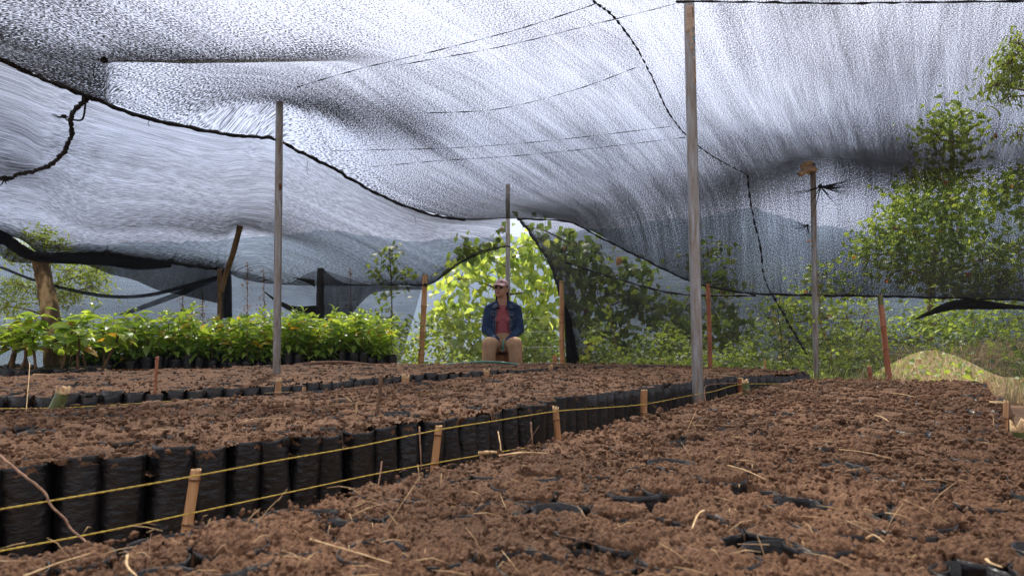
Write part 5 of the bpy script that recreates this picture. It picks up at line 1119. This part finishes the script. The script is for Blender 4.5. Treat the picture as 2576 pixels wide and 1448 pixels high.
# hands: palm, four fingers and thumb each
def hand(mb, wr, s):
    """s=-1 left in photo; hand hangs down and inwards between the knees"""
    dirn = np.array([-s * .30, -.10, -.95]); dirn /= np.linalg.norm(dirn); side = np.array([0, -1, .1]); side /= np.linalg.norm(side); pn = np.cross(dirn, side)
    pa = wr + dirn * .015; pb = wr + dirn * .078; cap_(mb, pa + side * .014, pb + side * .022, .014, .012, 10); cap_(mb, pa - side * .012, pb - side * .020, .014, .012, 10); cap_(mb, pa, pb, .015, .012, 10)
    inn = np.array([-s, 0, 0.]); lens = (.030, .035, .033, .026)
    for i in range(4):
        k = pb + side * (.025 - .0165 * i); l = lens[i]; k1 = k + (dirn * .9 + inn * .25) * l; k2 = k1 + (dirn * .45 + inn * .85) * l * .72; k3 = k2 + (inn * .95 - dirn * .15) * l * .55
        cap_(mb, k, k1, .0082, .0078, 8); cap_(mb, k1, k2, .0077, .007, 8); cap_(mb, k2, k3, .007, .006, 8)
    t0 = pa + side * .024 + dirn * .008; t1 = t0 + (side * .5 + dirn * .7 + inn * .35) * .034; t2 = t1 + (dirn * .9 + inn * .5) * .028; cap_(mb, t0, t1, .0105, .0095, 8); cap_(mb, t1, t2, .009, .0075, 8)
hand(body, WRL, -1); hand(body, WRR, 1)
for a in (ANL, ANR): cap_(body, a + [0, .01, -.03], a + [0, -.11, -.055], .034, .026)
person = remesh(body, 'person', M['skin'], None, .0055, 2)
tag(person, 'woman in pink cap, sunglasses and denim jacket seated on a stump', 'person'); person.location = (PX, PY_, 0)
# shirt
b = MB(); cap_(b, W_(0, .03, .50), W_(0, .02, .66), .132, .116, sq=.82); cap_(b, W_(0, .02, .66), W_(0, .012, .80), .122, .122, sq=.80); cap_(b, W_(-.08, .02, .845), W_(.08, .02, .845), .055, .055); ell(b, W_(-.05, -.045, .74), (.055, .05, .05)); ell(b, W_(.05, -.045, .74), (.055, .05, .05)); ell(b, W_(0, .01, .885), (.066, .055, .03))
remesh(b, 'shirt', M['pink'], person, .007, 4)
# jacket: open front shell with sleeves
def jacket():
    mb = MB(); nz_, n = 22, 64
    for layer, off in ((0, .0), ):
        zs = np.linspace(.56, .895, nz_); V = []
        for z in zs:
            t = (z - .56) / .335; wx = np.interp(t, [0, .3, .7, .9, 1], [.158, .156, .170, .165, .10]); wy = np.interp(t, [0, .5, .85, 1], [.125, .125, .11, .07]); gap = np.interp(t, [0, .15, .5, .8, 1], [.62, .55, .50, .38, .42])
            th = np.linspace(-math.pi / 2 + gap, 1.5 * math.pi - gap, n); fold_ = 1 + .02 * np.sin(th * 9 + z * 30) * (1 - t); V.append(np.stack([wx * np.cos(th) * fold_, .025 + wy * np.sin(th) * fold_, np.full(n, z) + .004 * np.sin(th * 5)], -1))
        V = np.array(V); inn = V.copy(); inn[..., 0] *= .95; inn[..., 1] = .025 + (inn[..., 1] - .025) * .94
        A = np.concatenate([V, inn[::-1]], 0); mb.add(A.reshape(-1, 3), grid_faces(2 * nz_, n)); 
        for j in (0, n - 1):
            Vv = np.concatenate([V[:, j], inn[:, j]]); mb.add(Vv, [[i, i + 1, nz_ + i + 1, nz_ + i] for i in range(nz_ - 1)])
        mb.add(np.concatenate([V[0], inn[0]]), [[j, j + 1, n + j + 1, n + j] for j in range(n - 1)])
    for s in (-1, 1): cap_(mb, W_(s * .062, .03, .918), W_(s * .155, .03, .868), .046, .050, sq=1.1)
    for s, a, b_, c in ((-1, SHL, ELL, WRL), (1, SHR, ELR, WRR)):
        cap_(mb, a + [-.012 * s, 0, .0], b_, .062, .052); cap_(mb, b_, c + (b_ - c) * .08, .051, .036)
        for k in range(7):               # sleeve wrinkles around the elbow
            t = k / 6; p = a + (b_ - a) * (.45 + .55 * t); rr = .056 - .004 * t; ell(mb, p, (rr, rr, .008))
        for k in range(6):
            t = k / 5; p = b_ + (c - b_) * t * .8; rr = .053 - .013 * t; ell(mb, p, (rr, .010, rr), n=16)
        cap_(mb, c + (b_ - c) * .06, c + (b_ - c) * .14, .038, .039)
    return mb
jk = remesh(jacket(), 'jacket', M['denim'], person, .0065, 2)
def trim(name, pts, rad, m, parent, sub=5, n=6):
    mb = MB(); tube(mb, catmull(pts, sub), rad, n); return mb.build(name, M[m], parent)
def jfront(z, s, o=.004):
    t = (z - .56) / .335; wx = np.interp(t, [0, .3, .7, .9, 1], [.158, .156, .170, .165, .10]); wy = np.interp(t, [0, .5, .85, 1], [.125, .125, .11, .07]); gap = np.interp(t, [0, .15, .5, .8, 1], [.62, .55, .50, .38, .42]); th = -math.pi / 2 + s * gap
    return W_((wx + o) * math.cos(th), .025 + (wy + o) * math.sin(th), z)
for s in (-1, 1):
    trim('placket', [jfront(z, s, .003) for z in np.linspace(.565, .86, 8)], .0032, 'denim_seam', jk)
    cb = MB(); A = [W_(s * .03, -.07, .855), W_(s * .05, -.055, .90), W_(s * .055, .02, .935)]; B = [W_(s * .075, -.115, .865), W_(s * .12, -.055, .875), W_(s * .105, .03, .885)]
    G = catmull(np.array([A, (np.array(A) + np.array(B)) / 2 + [0, -.012, .012], B]), 4); G = catmull(G.transpose(1, 0, 2), 4); cb.add(G.reshape(-1, 3), grid_faces(G.shape[0], G.shape[1])); co_ = cb.build('collar', M['denim'], jk); co_.modifiers.new('t', 'SOLIDIFY').thickness = .006
    trim('collar_edge', B, .0022, 'denim_seam', jk)
    # chest pocket flap with button
    def jp(x, z, o=.004): 
        t = (z - .56) / .335; wx = np.interp(t, [0, .3, .7, .9, 1], [.158, .156, .170, .165, .10]); wy = np.interp(t, [0, .5, .85, 1], [.125, .125, .11, .07]); return W_(x, .025 - (wy + o) * math.sqrt(max(0, 1 - (x / (wx + o)) ** 2)), z)
    fl = [jp(s * .075, .825), jp(s * .135, .822), jp(s * .133, .800), jp(s * .105, .785), jp(s * .077, .802), jp(s * .075, .825)]
    mb = MB(); tube(mb, np.array(fl), .0028, 5); mb.build('pocket_flap', M['denim_seam'], jk)
    trim('pocket_seam', [jp(s * .08, .80), jp(s * .088, .745), jp(s * .11, .735), jp(s * .13, .748), jp(s * .132, .80)], .0016, 'denim_seam', jk)
    trim('panel_seam', [jp(s * .098, .735), jp(s * .105, .67), jp(s * .092, .60), jp(s * .085, .57)], .0016, 'denim_seam', jk)
    mb = MB(); ell(mb, jp(s * .105, .797, .007), (.005, .003, .005), n=10); mb.build('button', M['gold'], jk)
for z in (.60, .67, .74, .80):
    mb = MB(); ell(mb, jfront(z, 1, .006) + [.008, 0, 0], (.0045, .003, .0045), n=10); mb.build('button', M['gold'], jk)
# trousers
b = MB(); ell(b, W_(0, .02, .455), (.165, .14, .10)); cap_(b, W_(0, .02, .48), W_(0, .02, .54), .135, .125, sq=.85)
for a, k_, c, s in ((HPL, KNL, ANL, -1), (HPR, KNR, ANR, 1)):
    cap_(b, a, k_, .095, .078); cap_(b, k_ + [0, 0, -.005], c + [0, 0, .04], .078, .068, sq=.95); cap_(b, k_ + [0, .03, -.06], c + [0, .02, .03], .06, .062)
    for i in range(5): t = .12 + i * .19; p = k_ + (c - k_) * t; cap_(b, p + [-.045, -.052, .02], p + [.04, -.055, -.03 * (1 if i % 2 else -1)], .010, .008, 8)
    cap_(b, a + [0, 0, .03], k_ + [-s * .02, .06, .03], .05, .035, 10)
tr = remesh(b, 'trousers', M['khaki'], person, .008, 3)
trim('drawstring', [W_(-.03, -.125, .535), W_(0, -.13, .54), W_(.012, -.15, .53), W_(.008, -.17, .49), W_(.004, -.18, .45)], .0035, 'khaki', tr)
for c in (ANL, ANR):
    mb = MB(); cap_(mb, c + [0, .02, -.045], c + [0, -.13, -.055], .042, .034, sq=.8, sqd=(0, 0, 1)); mb.build('shoe', M['shoe'], person)
# cap
b = MB(); n = 28; rings = []
for ph in np.linspace(.0, 1.5, 10):
    rings.append([hd(.080 * math.cos(a) * math.cos(ph), .008 + .098 * math.sin(a) * math.cos(ph), .030 + .083 * math.sin(ph)) for a in np.arange(n) * 2 * math.pi / n])
V = np.array(rings).reshape(-1, 3); b.add(np.vstack([V, hd(0, .008, .113)]), grid_faces(10, n, True), [[10 * n, 9 * n + j, 9 * n + (j + 1) % n] for j in range(n)])
cp_ = b.build('cap', M['capc'], person); cp_.modifiers.new('t', 'SOLIDIFY').thickness = .004
b = MB(); G = []
for i, t in enumerate(np.linspace(0, 1, 8)):
    G.append([hd(.076 * math.sin(a) * (1 - .12 * t), -.060 - .028 * math.cos(a) - t * .066 * math.cos(a * .82), .036 - .022 * t * t - .009 * (math.sin(a)) ** 2 * (.5 + t)) for a in np.linspace(-1.35, 1.35, 17)])
b.add(np.array(G).reshape(-1, 3), grid_faces(8, 17)); br = b.build('brim', M['capc'], cp_); br.modifiers.new('t', 'SOLIDIFY').thickness = .004
b = MB(); b.add([hd(.012, -.083, .062), hd(.040, -.072, .062), hd(.038, -.066, .080), hd(.013, -.078, .080)], [[0, 1, 2, 3]]); pt_ = b.build('patch', plain('brown_patch', (.16, .08, .06)), cp_); pt_.modifiers.new('t', 'SOLIDIFY').thickness = .006
# sunglasses
for s in (-1, 1):
    c = hd(.031 * s, -.094 + .008, .002); th = np.linspace(0, 2 * math.pi, 21); rr = np.array([c + H @ np.array([.0235 * math.cos(a), .004 * abs(math.cos(a)) * 1, .0215 * math.sin(a)]) for a in th])
    if s == -1: gl = empty('sunglasses', (0, 0, 0), None, None); gl.parent = person
    mb = MB(); mb.add(np.vstack([rr[:-1], c]), None, [[20, j, (j + 1) % 20] for j in range(20)]); l_ = mb.build('lens', M['lens'], gl); l_.modifiers.new('t', 'SOLIDIFY').thickness = .003
    mb = MB(); tube(mb, rr, .0020, 6, cap=False); tube(mb, [c + H @ np.array([.0235 * s, .003, .004]), hd(.074 * s, -.04, .006), hd(.074 * s, .01, .002)], .0018, 6); mb.build('frame', M['gold'], gl)
mb = MB(); tube(mb, [hd(-.009, -.092, .004), hd(0, -.095, .008), hd(.009, -.092, .004)], .0015, 6); mb.build('bridge', M['gold'], gl)
mb = MB(); ell(mb, hd(0, -.0905, -.0535), (.021, .005, .0036), H, 14); ell(mb, hd(0, -.0895, -.0605), (.017, .0055, .0042), H, 14); mb.build('lips', M['lip'], person)
# hair
b = MB(); ell(b, hd(0, .018, .005), (.074, .086, .085), H); cap_(b, hd(0, .08, -.03), W_(.03, .07, .97), .036, .028); cap_(b, W_(.03, .06, .98), W_(.062, .04, .90), .028, .014); cap_(b, hd(.062, .035, .0), W_(.062, .03, .95), .014, .012); cap_(b, hd(-.060, .035, -.05), W_(-.075, .04, .925), .016, .009); cap_(b, W_(.06, .03, .94), W_(.085, .03, .915), .012, .006)
remesh(b, 'hair', M['hair'], person, .005, 2)
# phone held between the hands
bm = bmesh.new(); bmesh.ops.create_cube(bm, size=1); bmesh.ops.scale(bm, vec=(.012, .07, .125), verts=bm.verts); bmesh.ops.bevel(bm, geom=bm.edges[:], offset=.004, segments=3, affect='EDGES'); me = bpy.data.meshes.new('phone'); bm.to_mesh(me); bm.free(); me.materials.append(M['teal'])
ph = link('phone', me); ph.location = (PX + .010, PY_ - .325, .46); ph.rotation_euler = (R(8), R(5), 0); tag(ph, 'mobile phone in a teal case held in her hands', 'phone')
# stump
mb = MB(); k = 10; pts = [np.array([0, 0, z]) for z in np.linspace(0, .35, k)]; tube(mb, pts, [.16, .15, .145, .14, .14, .138, .14, .142, .145, .14], 26, jit=.05)
sm_ = noisemat('stump_wood', [(.3, (.10, .04, .015)), (.5, (.26, .11, .04)), (.75, (.40, .20, .08))], 14, .85, .8, 30)
tag(mb.build('tree_stump', sm_, None, loc=(PX + .005, PY_ - .05, 0)), 'short brown tree stump under the seated woman', 'stump')

# ------------------------------------------------------------ haze
bm = bmesh.new(); bmesh.ops.create_cube(bm, size=1); me = bpy.data.meshes.new('haze'); bm.to_mesh(me); bm.free()
hz = link('haze', me, None, (0, 0, 140)); hz.scale = (3640, 3640, 780)
hm = bpy.data.materials.new('haze'); hm.use_nodes = True; t = hm.node_tree; t.nodes.clear(); o_ = t.nodes.new('ShaderNodeOutputMaterial'); v_ = t.nodes.new('ShaderNodeVolumePrincipled')
v_.inputs['Density'].default_value = HAZE = .0011; v_.inputs['Color'].default_value = (.40, .52, .82, 1); v_.inputs['Anisotropy'].default_value = .35
t.links.new(v_.outputs[0], o_.inputs['Volume']); me.materials.append(hm); tag(hz, 'pale blue haze over the valley', 'haze', None, 'stuff')
